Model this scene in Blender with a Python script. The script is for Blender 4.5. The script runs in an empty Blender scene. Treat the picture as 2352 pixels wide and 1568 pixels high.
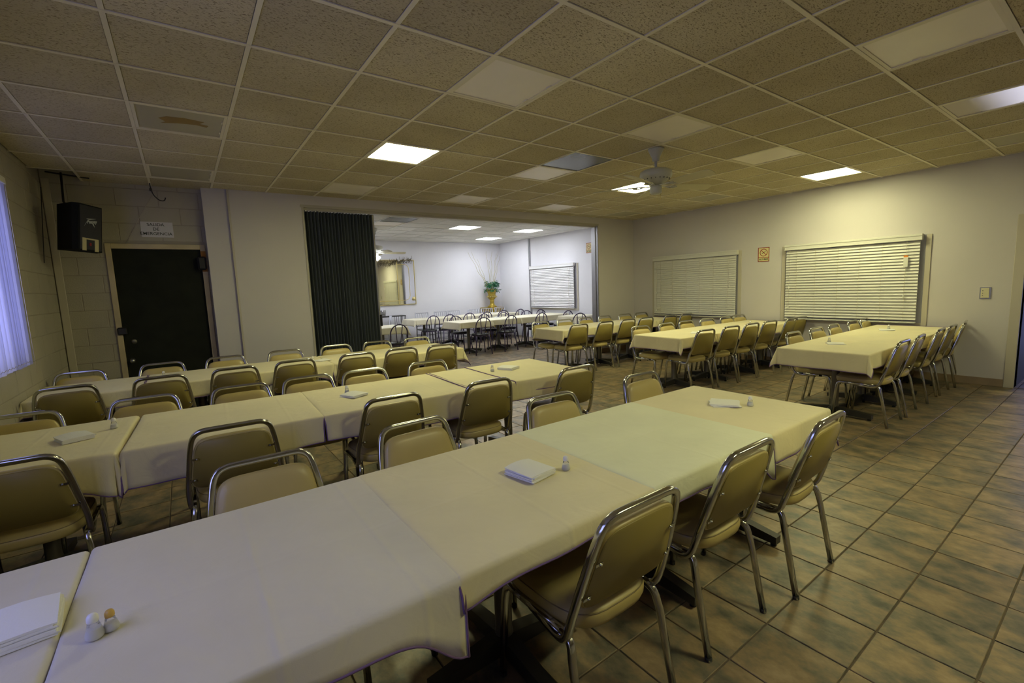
import bpy, bmesh, math, random
from mathutils import Vector, Matrix
random.seed(7)
PI = math.pi
S = bpy.context.scene
COL = S.collection

# ------------------------------------------------------------------ camera, sky, exposure
F_PX = 1047.65
CAM = Vector((0.1719, -2.9987, 1.5202))
YAW, PITCH, ROLL = 0.62038, -0.11989, -0.03817
fw = Vector((math.sin(YAW)*math.cos(PITCH), math.cos(YAW)*math.cos(PITCH), math.sin(PITCH)))
rt = Vector((math.cos(YAW), -math.sin(YAW), 0)); up = rt.cross(fw)
rt2 = math.cos(ROLL)*rt + math.sin(ROLL)*up
up2 = -math.sin(ROLL)*rt + math.cos(ROLL)*up
cd = bpy.data.cameras.new('camera'); cam = bpy.data.objects.new('camera', cd); COL.objects.link(cam)
cd.sensor_width = 36; cd.lens = F_PX/2352*36; cd.clip_start = .02; cd.clip_end = 200
M = Matrix((rt2, up2, -fw)).transposed().to_4x4(); M.translation = CAM
cam.matrix_world = M
S.camera = cam
S.view_settings.view_transform = 'Standard'; S.view_settings.look = 'None'
S.view_settings.gamma = 1; S.view_settings.use_curve_mapping = False
S.view_settings.exposure = 1.32
S.cycles.diffuse_bounces = 8; S.cycles.max_bounces = 14
W = bpy.data.worlds.new('sky'); S.world = W; W.use_nodes = True
bg = W.node_tree.nodes['Background']; bg.inputs[0].default_value = (.38, .41, 1.0, 1); bg.inputs[1].default_value = 1.35
LAMP = (1.0, .97, .49); LAMP_W = 16.0        # fluorescent panels of the main room
LAMP2 = (.93, .96, 1.0); LAMP2_W = 12.0      # cooler tubes of the second room
H = 2.89                                      # ceiling height
XL, XR = -0.96, 8.60
YN, YF = -7.3, 9.30

def portal(loc, rot, sx, sy):
    l = bpy.data.lights.new('window_portal', 'AREA'); l.shape = 'RECTANGLE'; l.size = sx; l.size_y = sy
    l.cycles.is_portal = True
    o = bpy.data.objects.new('window_portal', l); COL.objects.link(o); o.location = loc; o.rotation_euler = rot

# ------------------------------------------------------------------ materials
def nt(m): return m.node_tree.nodes, m.node_tree.links
def mat(name, col, rough=.6, metal=0, var=0, scale=8, bump=0, bscale=60, spec=.5, emit=None, estr=0, trans=0, alpha=1, stretch=None, coat=0, subs=0):
    m = bpy.data.materials.new(name); m.use_nodes = True
    n, l = nt(m); p = n['Principled BSDF']
    p.inputs['Base Color'].default_value = (*col, 1); p.inputs['Roughness'].default_value = rough
    p.inputs['Metallic'].default_value = metal; p.inputs['Specular IOR Level'].default_value = spec
    if coat: p.inputs['Coat Weight'].default_value = coat; p.inputs['Coat Roughness'].default_value = .15
    if trans: p.inputs['Transmission Weight'].default_value = trans
    if emit: p.inputs['Emission Color'].default_value = (*emit, 1); p.inputs['Emission Strength'].default_value = estr
    if var or bump:
        g = n.new('ShaderNodeNewGeometry'); mp = n.new('ShaderNodeMapping'); l.new(g.outputs['Position'], mp.inputs[0])
        if stretch: mp.inputs['Scale'].default_value = stretch
    if var:
        t = n.new('ShaderNodeTexNoise'); t.inputs['Scale'].default_value = scale; t.inputs['Detail'].default_value = 5
        l.new(mp.outputs[0], t.inputs[0])
        r = n.new('ShaderNodeValToRGB'); r.color_ramp.elements[0].position = .3; r.color_ramp.elements[1].position = .7
        r.color_ramp.elements[0].color = (*[c*(1-var) for c in col], 1); r.color_ramp.elements[1].color = (*[min(1, c*(1+var)) for c in col], 1)
        l.new(t.outputs[0], r.inputs[0]); l.new(r.outputs[0], p.inputs['Base Color'])
    if bump:
        t2 = n.new('ShaderNodeTexNoise'); t2.inputs['Scale'].default_value = bscale; t2.inputs['Detail'].default_value = 4
        l.new(mp.outputs[0], t2.inputs[0])
        b = n.new('ShaderNodeBump'); b.inputs['Strength'].default_value = bump; b.inputs['Distance'].default_value = .01
        l.new(t2.outputs[0], b.inputs['Height']); l.new(b.outputs[0], p.inputs['Normal'])
    return m

def ceiling_tile_mat(name='fissured ceiling tile', c0=(.50, .44, .30, 1), c1=(.64, .58, .42, 1), cf=(.26, .21, .13, 1)):
    m = bpy.data.materials.new(name); m.use_nodes = True; n, l = nt(m); p = n['Principled BSDF']
    p.inputs['Roughness'].default_value = .95; p.inputs['Specular IOR Level'].default_value = .1
    g = n.new('ShaderNodeNewGeometry'); oi = n.new('ShaderNodeObjectInfo')
    mp = n.new('ShaderNodeMapping'); mp.inputs['Scale'].default_value = (.45, 1.0, 1.0); l.new(g.outputs['Position'], mp.inputs[0])
    t = n.new('ShaderNodeTexNoise'); t.inputs['Scale'].default_value = 140; t.inputs['Detail'].default_value = 3; t.inputs['Distortion'].default_value = .8; l.new(mp.outputs[0], t.inputs[0])
    fis = n.new('ShaderNodeValToRGB'); fis.color_ramp.elements[0].position = .33; fis.color_ramp.elements[1].position = .45; l.new(t.outputs[0], fis.inputs[0])
    t2 = n.new('ShaderNodeTexNoise'); t2.inputs['Scale'].default_value = 1.3; t2.inputs['Detail'].default_value = 4; l.new(g.outputs['Position'], t2.inputs[0])
    st = n.new('ShaderNodeValToRGB'); e = st.color_ramp.elements; e[0].position = .3; e[1].position = .75
    e[0].color = c0; e[1].color = c1; l.new(t2.outputs[0], st.inputs[0])
    rv = n.new('ShaderNodeMapRange'); rv.inputs[3].default_value = .90; rv.inputs[4].default_value = 1.06; l.new(oi.outputs['Random'], rv.inputs[0])
    vm = n.new('ShaderNodeVectorMath'); vm.operation = 'SCALE'; l.new(st.outputs[0], vm.inputs[0]); l.new(rv.outputs[0], vm.inputs['Scale'])
    mx = n.new('ShaderNodeMix'); mx.data_type = 'RGBA'; l.new(fis.outputs[0], mx.inputs[0])
    mx.inputs[6].default_value = cf; l.new(vm.outputs[0], mx.inputs[7]); l.new(mx.outputs[2], p.inputs['Base Color'])
    b = n.new('ShaderNodeBump'); b.inputs['Strength'].default_value = .5; b.inputs['Distance'].default_value = .006; l.new(fis.outputs[0], b.inputs['Height']); l.new(b.outputs[0], p.inputs['Normal'])
    return m

PX, PY, TX0, TY0 = .3105, .3055, 1.813, -2.122      # floor tile pitch and origin
def floor_tile_mat():
    m = bpy.data.materials.new('glazed slate look tile'); m.use_nodes = True; n, l = nt(m); p = n['Principled BSDF']
    g = n.new('ShaderNodeNewGeometry')
    ad = n.new('ShaderNodeVectorMath'); ad.operation = 'SUBTRACT'; ad.inputs[1].default_value = (TX0, TY0, 0); l.new(g.outputs['Position'], ad.inputs[0])
    dv = n.new('ShaderNodeVectorMath'); dv.operation = 'DIVIDE'; dv.inputs[1].default_value = (PX, PY, 1); l.new(ad.outputs[0], dv.inputs[0])
    fl = n.new('ShaderNodeVectorMath'); fl.operation = 'FLOOR'; l.new(dv.outputs[0], fl.inputs[0])
    wn = n.new('ShaderNodeTexWhiteNoise'); l.new(fl.outputs[0], wn.inputs[0])
    sc = n.new('ShaderNodeVectorMath'); sc.operation = 'SCALE'; sc.inputs['Scale'].default_value = 40; l.new(wn.outputs['Color'], sc.inputs[0])
    a2 = n.new('ShaderNodeVectorMath'); a2.operation = 'ADD'; l.new(g.outputs['Position'], a2.inputs[0]); l.new(sc.outputs[0], a2.inputs[1])
    mp = n.new('ShaderNodeMapping'); mp.inputs['Scale'].default_value = (1.0, .72, 1); mp.inputs['Rotation'].default_value = (0, 0, .5); l.new(a2.outputs[0], mp.inputs[0])
    t = n.new('ShaderNodeTexNoise'); t.inputs['Scale'].default_value = 8.5; t.inputs['Detail'].default_value = 7; t.inputs['Roughness'].default_value = .62; l.new(mp.outputs[0], t.inputs[0])
    r = n.new('ShaderNodeValToRGB'); e = r.color_ramp.elements
    e[0].position = .33; e[0].color = (.085, .083, .062, 1); e[1].position = .70; e[1].color = (.38, .28, .17, 1)
    x = e.new(.45); x.color = (.17, .145, .10, 1); x = e.new(.56); x.color = (.275, .20, .115, 1)
    l.new(t.outputs[0], r.inputs[0]); 
    rv = n.new('ShaderNodeMapRange'); rv.inputs[3].default_value = .85; rv.inputs[4].default_value = 1.12; l.new(wn.outputs['Value'], rv.inputs[0])
    vm = n.new('ShaderNodeVectorMath'); vm.operation = 'SCALE'; l.new(r.outputs[0], vm.inputs[0]); l.new(rv.outputs[0], vm.inputs['Scale'])
    l.new(vm.outputs[0], p.inputs['Base Color'])
    t3 = n.new('ShaderNodeTexNoise'); t3.inputs['Scale'].default_value = 30; t3.inputs['Detail'].default_value = 5; l.new(a2.outputs[0], t3.inputs[0])
    mr = n.new('ShaderNodeMapRange'); mr.inputs[3].default_value = .30; mr.inputs[4].default_value = .5; l.new(t3.outputs[0], mr.inputs[0]); l.new(mr.outputs[0], p.inputs['Roughness'])
    b = n.new('ShaderNodeBump'); b.inputs['Strength'].default_value = .25; b.inputs['Distance'].default_value = .004; l.new(t3.outputs[0], b.inputs['Height']); l.new(b.outputs[0], p.inputs['Normal'])
    return m

def cloth_mat(name, col):
    m = mat(name, col, rough=.85, var=.05, scale=3.0, spec=.2)
    n, l = nt(m); p = n['Principled BSDF']
    tc = n.new('ShaderNodeNewGeometry')
    t1 = n.new('ShaderNodeTexNoise'); t1.inputs['Scale'].default_value = 7; t1.inputs['Detail'].default_value = 3; t1.inputs['Distortion'].default_value = 1.5; l.new(tc.outputs['Position'], t1.inputs[0])
    b1 = n.new('ShaderNodeBump'); b1.inputs['Strength'].default_value = .35; b1.inputs['Distance'].default_value = .012; l.new(t1.outputs[0], b1.inputs['Height'])
    t2 = n.new('ShaderNodeTexNoise'); t2.inputs['Scale'].default_value = 420; l.new(tc.outputs['Position'], t2.inputs[0])
    b2 = n.new('ShaderNodeBump'); b2.inputs['Strength'].default_value = .12; b2.inputs['Distance'].default_value = .002; l.new(t2.outputs[0], b2.inputs['Height']); l.new(b1.outputs[0], b2.inputs['Normal'])
    l.new(b2.outputs[0], p.inputs['Normal'])
    oc = n.new('ShaderNodeTexCoord'); sp = n.new('ShaderNodeSeparateXYZ'); l.new(oc.outputs['Object'], sp.inputs[0])
    prev = b2
    for ax, off in (('X', .02), ('Y', .03), ('X', -.31)):
        ad = n.new('ShaderNodeMath'); ad.operation = 'ADD'; ad.inputs[1].default_value = off; l.new(sp.outputs[ax], ad.inputs[0])
        ab = n.new('ShaderNodeMath'); ab.operation = 'ABSOLUTE'; l.new(ad.outputs[0], ab.inputs[0])
        mr = n.new('ShaderNodeMapRange'); mr.interpolation_type = 'SMOOTHSTEP'; mr.inputs[2].default_value = .016; mr.inputs[3].default_value = 1; mr.inputs[4].default_value = 0; l.new(ab.outputs[0], mr.inputs[0])
        b3 = n.new('ShaderNodeBump'); b3.inputs['Strength'].default_value = .5; b3.inputs['Distance'].default_value = .0022; l.new(mr.outputs[0], b3.inputs['Height']); l.new(prev.outputs[0], b3.inputs['Normal']); prev = b3
    l.new(prev.outputs[0], p.inputs['Normal'])
    p.inputs['Sheen Weight'].default_value = .25
    return m

def trans_mat(name, col, amt, rnd=False):
    m = bpy.data.materials.new(name); m.use_nodes = True; n, l = nt(m); p = n['Principled BSDF']
    p.inputs['Base Color'].default_value = (*col, 1); p.inputs['Roughness'].default_value = .5
    tr = n.new('ShaderNodeBsdfTranslucent'); tr.inputs[0].default_value = (*col, 1)
    if rnd:
        oi = n.new('ShaderNodeObjectInfo'); rr = n.new('ShaderNodeValToRGB'); rr.color_ramp.interpolation = 'CONSTANT'; e = rr.color_ramp.elements
        e[0].color = (.42, .42, .50, 1); e[1].position = .34; e[1].color = (*col, 1); x = e.new(.7); x.color = (.6, .6, .68, 1)
        l.new(oi.outputs['Random'], rr.inputs[0]); l.new(rr.outputs[0], p.inputs['Base Color']); l.new(rr.outputs[0], tr.inputs[0])
    mx = n.new('ShaderNodeMixShader'); mx.inputs[0].default_value = amt
    l.new(p.outputs[0], mx.inputs[1]); l.new(tr.outputs[0], mx.inputs[2]); l.new(mx.outputs[0], n['Material Output'].inputs[0])
    return m

MT = dict(
    wall=mat('painted drywall', (.57, .54, .545), .75, var=.025, scale=1.5, bump=.08, bscale=120, spec=.3),
    wall2=mat('pale lavender drywall', (.76, .76, .82), .75, var=.02, scale=1.5, bump=.08, bscale=120, spec=.3),
    block=mat('painted concrete block', (.40, .37, .31), .7, var=.05, scale=3, bump=.25, bscale=90, spec=.3),
    mortar=mat('painted mortar joint', (.33, .30, .245), .9, bump=.3, bscale=80),
    tile_c=ceiling_tile_mat(), tile_c2=ceiling_tile_mat('white fissured tile', (.74, .73, .70, 1), (.84, .83, .80, 1), (.5, .49, .46, 1)), grid=mat('ceiling grid enamel', (.74, .69, .54), .5),
    plenum=mat('dark plenum', (.05, .045, .04), .9),
    tile_f=floor_tile_mat(), grout=mat('brown grout', (.10, .075, .05), .9, var=.2, scale=20),
    base=mat('tile baseboard', (.30, .22, .14), .45, var=.15, scale=6),
    trim=mat('cream door trim', (.50, .46, .38), .45), white=mat('white enamel', (.72, .72, .68), .35),
    frame_o=mat('rust stained door frame', (.50, .42, .27), .5, var=.15, scale=4),
    door=mat('black painted steel door', (.012, .014, .008), .75, var=.3, scale=5, spec=.2),
    black=mat('black metal', (.015, .015, .017), .4), blackf=mat('black carpet covering', (.012, .013, .012), .9, bump=.3, bscale=400, spec=.2),
    cloth=cloth_mat('cream polyester cloth', (.74, .67, .43)),
    cloth_grey=cloth_mat('greyish cream polyester cloth', (.66, .62, .50)), cloth_pale=cloth_mat('pale greenish cream cloth', (.75, .76, .55)),
    cloth2=cloth_mat('ivory polyester cloth', (.78, .74, .58)),
    hem=mat('purple overlock thread', (.17, .10, .25), .8),
    vinyl=mat('tan vinyl', (.46, .37, .145), .36, var=.05, scale=5, bump=.05, bscale=300),
    vinylb=mat('olive vinyl back board', (.28, .22, .058), .4, var=.05, scale=4, bump=.05, bscale=300),
    pipe=mat('brown piping', (.24, .185, .085), .5),
    chrome=mat('worn chrome', (.55, .55, .53), .16, 1, var=.08, scale=10),
    rubber=mat('black rubber foot', (.02, .02, .02), .7),
    steel=mat('dark cast iron base', (.045, .043, .038), .45, .3),
    bsteel=mat('grey steel column', (.16, .15, .13), .4, .6),
    laminate=mat('brown laminate table top', (.16, .11, .06), .4),
    napkin=mat('white paper napkin', (.80, .80, .78), .9, bump=.1, bscale=200),
    glass=mat('clear glass', (.95, .95, .95), .05, trans=.85), salt=mat('white salt', (.85, .85, .82), .8),
    cap=mat('white plastic cap', (.80, .80, .78), .35), amber=mat('amber cap', (.60, .38, .08), .4),
    lit=mat('lit acrylic lens', (.9, .9, .88), .4, emit=LAMP, estr=LAMP_W),
    lit2=mat('lit acrylic lens cool', (.9, .9, .9), .4, emit=LAMP2, estr=LAMP2_W),
    dim=mat('yellowed olive acrylic lens', (.42, .39, .28), .4), unlit=mat('unlit acrylic lens', (.86, .80, .71), .35, var=.03, scale=3),
    stain=mat('brown water stain', (.26, .17, .05), .6),
    panel=mat('dark grey glossy panel', (.075, .075, .08), .25, var=.4, scale=3),
    accord=mat('charcoal pleated vinyl', (.10, .115, .125), .45, bump=.05, bscale=200),
    alu=mat('brushed aluminium', (.40, .40, .42), .35, 1), trackm=mat('painted track', (.42, .39, .33), .5),
    slat=mat('cream blind slat', (.62, .61, .57), .45), slatw=trans_mat('white blind slat', (.86, .86, .88), .12),
    vane=trans_mat('white vinyl vane', (.72, .72, .82), .5, True),
    vane_edge_shade=mat('painted vane edge shade', (.10, .10, .14), .6), cord=mat('blind cord', (.55, .50, .42), .8), tagp=mat('paper tag', (.75, .75, .70), .8), orange=mat('orange print', (.75, .25, .04), .7),
    fan=mat('ivory fan enamel', (.50, .50, .45), .35), blade=mat('cream fan blade', (.58, .54, .36), .45),
    sign=mat('white paper sign', (.62, .61, .64), .8), ink=mat('black ink', (.02, .03, .02), .8),
    yellow=mat('cream yellow sticker', (.68, .60, .30), .5), red=mat('dark red print', (.28, .015, .012), .5),
    plate=mat('ivory switch plate', (.62, .58, .38), .4), logo=mat('silver logo metal', (.50, .52, .46), .3, .4), plq=mat('cream label plate', (.50, .44, .24), .5),
    purple=mat('dark violet metal', (.045, .03, .085), .35), blackv=mat('black vinyl seat', (.03, .032, .034), .3),
    silver=mat('silver painted wood', (.42, .43, .50), .4, .3),
    gold=mat('antique gold paint', (.40, .29, .045), .32, .55, var=.3, scale=14), goldb=mat('polished brass', (.72, .62, .30), .3, .7),
    leaf=mat('green silk leaf', (.012, .13, .05), .4, var=.4, scale=30), twig=mat('pale curly willow', (.40, .35, .16), .7), bark=mat('brown vine garland', (.12, .10, .06), .8, var=.4, scale=40),
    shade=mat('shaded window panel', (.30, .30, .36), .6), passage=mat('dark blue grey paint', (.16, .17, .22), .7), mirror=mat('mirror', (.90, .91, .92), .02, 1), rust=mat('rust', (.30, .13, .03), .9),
)
def half_lens():
    m = bpy.data.materials.new('one tube lens'); m.use_nodes = True; n, l = nt(m); p = n['Principled BSDF']
    p.inputs['Base Color'].default_value = (.62, .56, .50, 1); p.inputs['Emission Color'].default_value = (.80, .80, 1.0, 1)
    tc = n.new('ShaderNodeTexCoord'); sx = n.new('ShaderNodeSeparateXYZ'); l.new(tc.outputs['Object'], sx.inputs[0])
    mr = n.new('ShaderNodeMapRange'); mr.interpolation_type = 'SMOOTHSTEP'; mr.inputs[1].default_value = -.16; mr.inputs[2].default_value = .24; mr.inputs[3].default_value = .0; mr.inputs[4].default_value = .30
    ng = n.new('ShaderNodeMath'); ng.operation = 'MULTIPLY'; ng.inputs[1].default_value = -1; l.new(sx.outputs[1], ng.inputs[0]); l.new(ng.outputs[0], mr.inputs[0]); l.new(mr.outputs[0], p.inputs['Emission Strength'])
    return m
MT['half'] = half_lens()
# daylight glass
def glass_pane(name):
    m = bpy.data.materials.new(name); m.use_nodes = True; n, l = nt(m)
    tr = n.new('ShaderNodeBsdfTransparent'); tr.inputs[0].default_value = (.92, .94, .97, 1); gl = n.new('ShaderNodeBsdfGlossy'); gl.inputs['Roughness'].default_value = .02
    mx = n.new('ShaderNodeMixShader'); mx.inputs[0].default_value = .08; l.new(tr.outputs[0], mx.inputs[1]); l.new(gl.outputs[0], mx.inputs[2]); l.new(mx.outputs[0], n['Material Output'].inputs[0])
    return m
MT['pane'] = glass_pane('window glass')

# ------------------------------------------------------------------ mesh helpers
class MB:
    def __init__(s): s.v = []; s.f = []; s.sm = []
    def add(s, vs, fs, smooth=False):
        o = len(s.v); s.v += [tuple(x) for x in vs]; s.f += [tuple(i+o for i in f) for f in fs]; s.sm += [smooth]*len(fs); return s
    def box(s, x0, x1, y0, y1, z0, z1, mtx=None):
        vs = [Vector((x, y, z)) for z in (z0, z1) for y in (y0, y1) for x in (x0, x1)]
        if mtx: vs = [mtx @ v for v in vs]
        return s.add(vs, [(0, 2, 3, 1), (4, 5, 7, 6), (0, 1, 5, 4), (2, 6, 7, 3), (0, 4, 6, 2), (1, 3, 7, 5)])
    def bbox(s, x0, x1, y0, y1, z0, z1, b=.004, mtx=None):      # chamfered box: three slabs' hull
        vs = []
        for z, i in ((z0, b), (z0+b, 0), (z1-b, 0), (z1, b)):
            for (x, y) in ((x0+i+b*(i == 0), y0+i), (x1-i-b*(i == 0), y0+i), (x1-i, y0+i+b*(i == 0)), (x1-i, y1-i-b*(i == 0)), (x1-i-b*(i == 0), y1-i), (x0+i+b*(i == 0), y1-i), (x0+i, y1-i-b*(i == 0)), (x0+i, y0+i+b*(i == 0))):
                vs.append(Vector((x, y, z)))
        if mtx: vs = [mtx @ v for v in vs]
        fs = [tuple(range(7, -1, -1)), tuple(range(24, 32))]
        for k in range(3):
            for j in range(8): fs.append((k*8+j, k*8+(j+1) % 8, (k+1)*8+(j+1) % 8, (k+1)*8+j))
        return s.add(vs, fs)
    def tube(s, pts, r, n=8, r2=None, square=False, caps=True, closed=False, nrm=None):
        pts = [Vector(p) for p in pts]; N = len(pts); r2 = r2 or r
        T = []
        for i in range(N):
            a = pts[(i-1) % N] if (closed or i > 0) else pts[i]; b = pts[(i+1) % N] if (closed or i < N-1) else pts[i]
            T.append((b-a).normalized())
        u = Vector(nrm) if nrm else (Vector((0, 0, 1)) if abs(T[0].z) < .9 else Vector((1, 0, 0)))
        rings = []
        for i in range(N):
            u = (u - T[i]*u.dot(T[i])); u.normalize(); w = T[i].cross(u)
            rr = r[i] if isinstance(r, (list, tuple)) else r
            q2 = rr if isinstance(r, (list, tuple)) else r2
            ring = []
            for k in range(n):
                a = 2*PI*(k+.5)/n; c, sn = math.cos(a), math.sin(a)
                if square:
                    c = math.copysign(abs(c)**.55, c); sn = math.copysign(abs(sn)**.55, sn)
                ring.append(pts[i] + u*(c*rr) + w*(sn*q2))
            rings.append(ring)
        vs = [p for ring in rings for p in ring]; fs = []
        M_ = N if closed else N-1
        for i in range(M_):
            j = (i+1) % N
            for k in range(n): fs.append((i*n+k, i*n+(k+1) % n, j*n+(k+1) % n, j*n+k))
        s.add(vs, fs, True)
        if caps and not closed:
            o = len(s.v)-len(vs)
            s.f += [tuple(o+k for k in range(n-1, -1, -1)), tuple(o+(N-1)*n+k for k in range(n))]; s.sm += [False, False]
        return s
    def lathe(s, prof, n=20, c=(0, 0, 0), sx=1, sy=1, smooth=True):
        vs = []; fs = []
        for (r, z) in prof:
            for k in range(n): a = 2*PI*k/n; vs.append((c[0]+r*sx*math.cos(a), c[1]+r*sy*math.sin(a), c[2]+z))
        for i in range(len(prof)-1):
            for k in range(n): fs.append((i*n+k, i*n+(k+1) % n, (i+1)*n+(k+1) % n, (i+1)*n+k))
        fs.append(tuple(range(n-1, -1, -1))); fs.append(tuple((len(prof)-1)*n+k for k in range(n)))
        return s.add(vs, fs, smooth)
    def rings(s, rings, smooth=True, cap0=True, cap1=True):
        n = len(rings[0]); vs = [p for r in rings for p in r]; fs = []
        for i in range(len(rings)-1):
            for k in range(n): fs.append((i*n+k, i*n+(k+1) % n, (i+1)*n+(k+1) % n, (i+1)*n+k))
        if cap0: fs.append(tuple(range(n-1, -1, -1)))
        if cap1: fs.append(tuple((len(rings)-1)*n+k for k in range(n)))
        return s.add(vs, fs, smooth)
    def quad(s, a, b, c, d): return s.add([a, b, c, d], [(0, 1, 2, 3)])
    def prism(s, pts, z0, z1):
        n = len(pts)
        return s.add([(x, y, z0) for x, y in pts]+[(x, y, z1) for x, y in pts], [tuple(range(n-1, -1, -1)), tuple(range(n, 2*n))]+[(k, (k+1) % n, n+(k+1) % n, n+k) for k in range(n)])
    def mesh(s, name, m):
        me = bpy.data.meshes.new(name); me.from_pydata(s.v, [], s.f); me.polygons.foreach_set('use_smooth', s.sm)
        if m: me.materials.append(MT[m] if isinstance(m, str) else m)
        bm = bmesh.new(); bm.from_mesh(me); bmesh.ops.recalc_face_normals(bm, faces=bm.faces); bm.to_mesh(me); bm.free()
        return me
    def build(s, name, m, parent=None): return link(name, s.mesh(name, m), parent)

def link(name, data, parent=None, loc=None, rz=None):
    o = bpy.data.objects.new(name, data); COL.objects.link(o)
    if parent: o.parent = parent
    if loc is not None: o.location = loc
    if rz is not None: o.rotation_euler = (0, 0, rz)
    return o
def tag(o, label=None, cat=None, group=None, kind=None):
    if label: o['label'] = label
    if cat: o['category'] = cat
    if group: o['group'] = group
    if kind: o['kind'] = kind
    return o
def thing(name, label, cat, loc=(0, 0, 0), rz=0, group=None):
    return tag(link(name, None, None, loc, rz), label, cat, group)
def struct(name, mb, m, parent=None):
    o = mb.build(name, m, parent)
    if not parent: o['kind'] = 'structure'
    return o
def arc(c, r, a0, a1, n, ax=(1, 0, 0), ay=(0, 0, 1)):
    ax, ay, c = Vector(ax), Vector(ay), Vector(c)
    return [c + ax*(r*math.cos(a0+(a1-a0)*i/n)) + ay*(r*math.sin(a0+(a1-a0)*i/n)) for i in range(n+1)]
def fillet(pts, r, n=5):                     # round the inner corners of a polyline
    pts = [Vector(p) for p in pts]; out = [pts[0]]
    for i in range(1, len(pts)-1):
        rr = r[i-1] if isinstance(r, (list, tuple)) else r
        a, b, c = pts[i-1], pts[i], pts[i+1]; d1 = (a-b); d2 = (c-b); t = min(rr, d1.length*.49, d2.length*.49)
        p, q = b+d1.normalized()*t, b+d2.normalized()*t
        for k in range(n+1): f = k/n; out.append((1-f)**2*p + 2*f*(1-f)*b + f*f*q)
    return out+[pts[-1]]

# ------------------------------------------------------------------ room shell
def yb(x): return 4.02-.0118*x               # face of the back wall
FL = struct('floor', MB().box(XL-.2, 11.2, YN, YF+.2, -.12, -.005), 'grout')
def tile_box(w, d): return MB().bbox(0, w, 0, d, -.012, 0, .002)
fm = tile_box(PX-.007, PY-.007).mesh('floor_tile', 'tile_f')
cells = []
for i in range(-9, 31):
    for j in range(-17, 38):
        x, y = TX0+i*PX, TY0+j*PY
        if x+PX < XL or x > 11.1 or y+PY < YN or y > YF: continue
        if x > XR and not (-3.4 < y < -1.8): continue
        if y > 4.0 and x < 1.0: continue
        c = Vector((x+PX/2, y+PY/2, 0))-CAM; dz = c.dot(fw)
        vis = False
        if dz > .3:
            u = 1176+F_PX*c.dot(rt2)/dz; v = 784-F_PX*c.dot(up2)/dz
            vis = -60 < u < 2420 and v < 1640 and x < XR
        cells.append((dz if vis else 1e3+len(cells), x, y))
cells.sort(); rest = MB(); nt_ = 0
for k, (dz, x, y) in enumerate(cells):
    x1, y1 = min(x+PX-.007, XR if x < XR else 11.1), y+PY-.007
    if nt_ < 285 and dz < 1e3 and x > XL and x+PX < XR:
        link('tile', fm, FL, (x+.0035, y+.0035, 0)); nt_ += 1
    else:
        x0 = max(x, XL); 
        rest.add([(x0+.0035, y+.0035, 0), (x1+.0035, y+.0035, 0), (x1+.0035, y1+.0035, 0), (x0+.0035, y1+.0035, 0), (x0+.0035, y+.0035, -.01), (x1+.0035, y+.0035, -.01), (x1+.0035, y1+.0035, -.01), (x0+.0035, y1+.0035, -.01)], [(0, 1, 2, 3), (0, 4, 5, 1), (1, 5, 6, 2), (2, 6, 7, 3), (3, 7, 4, 0)])
tag(rest.build('tile_field', 'tile_f', FL), kind='stuff')

T = .61
CE = struct('ceiling', MB().box(XL-.2, XR+.2, YN, 4.3, H+.16, H+.22), 'plenum')
LIGHTS = {}
def troffer_cells():
    for L in (0, 3, 6, 9, 12):
        for j in (-4, -1, 2, 5): LIGHTS[(L, j)] = 'unlit'
    del LIGHTS[(0, -4)], LIGHTS[(3, -4)], LIGHTS[(0, -1)]
    for k in ((3, 2), (9, 2), (12, -1)): LIGHTS[k] = 'lit'
    for k in ((12, 2), (12, 5), (12, -4), (0, 2), (0, 5)): LIGHTS[k] = 'dim'
    LIGHTS[(9, -4)] = 'half'
    LIGHTS[(4, -6)] = 'lit'; LIGHTS[(9, -7)] = 'lit'  # unseen panel near the doorway is added to brighten the right floor
troffer_cells()
PANEL = (6, 1)
cm = MB().bbox(.012, T-.012, .012, T-.012, 0, .018, .003).mesh('ceiling_tile', 'tile_c')
far_tiles = MB()
for L in range(-2, 15):
    for j in range(-12, 7):
        x0, x1, y0, y1 = max(L*T, XL), min((L+1)*T, XR), max(j*T, YN), min((j+1)*T, 4.18 if L < 1 else 4.02)
        if x1-x0 < .05 or y1-y0 < .05 or (L, j) in LIGHTS or (L, j) == PANEL or (L, j) == (-2, 6): continue
        if j < -6: far_tiles.box(x0+.012, x1-.012, y0+.012, y1-.012, H+.004, H+.02); continue
        if x1-x0 > .6 and y1-y0 > .6: link('ceiling_tile', cm, CE, (L*T, j*T, H+.004))
        else: MB().bbox(x0+.012, x1-.012, y0+.012, y1-.012, H+.004, H+.022, .003).build('ceiling_tile', 'tile_c', CE)
tag(far_tiles.build('ceiling_tile_field', 'tile_c', CE), kind='stuff')
for L in range(-1, 15): MB().box(L*T-.012, L*T+.012, YN, 4.17 if L < 1 else 4.0, H-.001, H+.004).box(L*T-.003, L*T+.003, YN, 4.0, H+.004, H+.04).build('grid_bar', 'grid', CE)
for j in range(-11, 7): MB().box(XL, XR, j*T-.012, j*T+.012, H-.002, H+.0035).box(XL, XR, j*T-.003, j*T+.003, H+.0035, H+.04).build('grid_bar', 'grid', CE)

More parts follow.
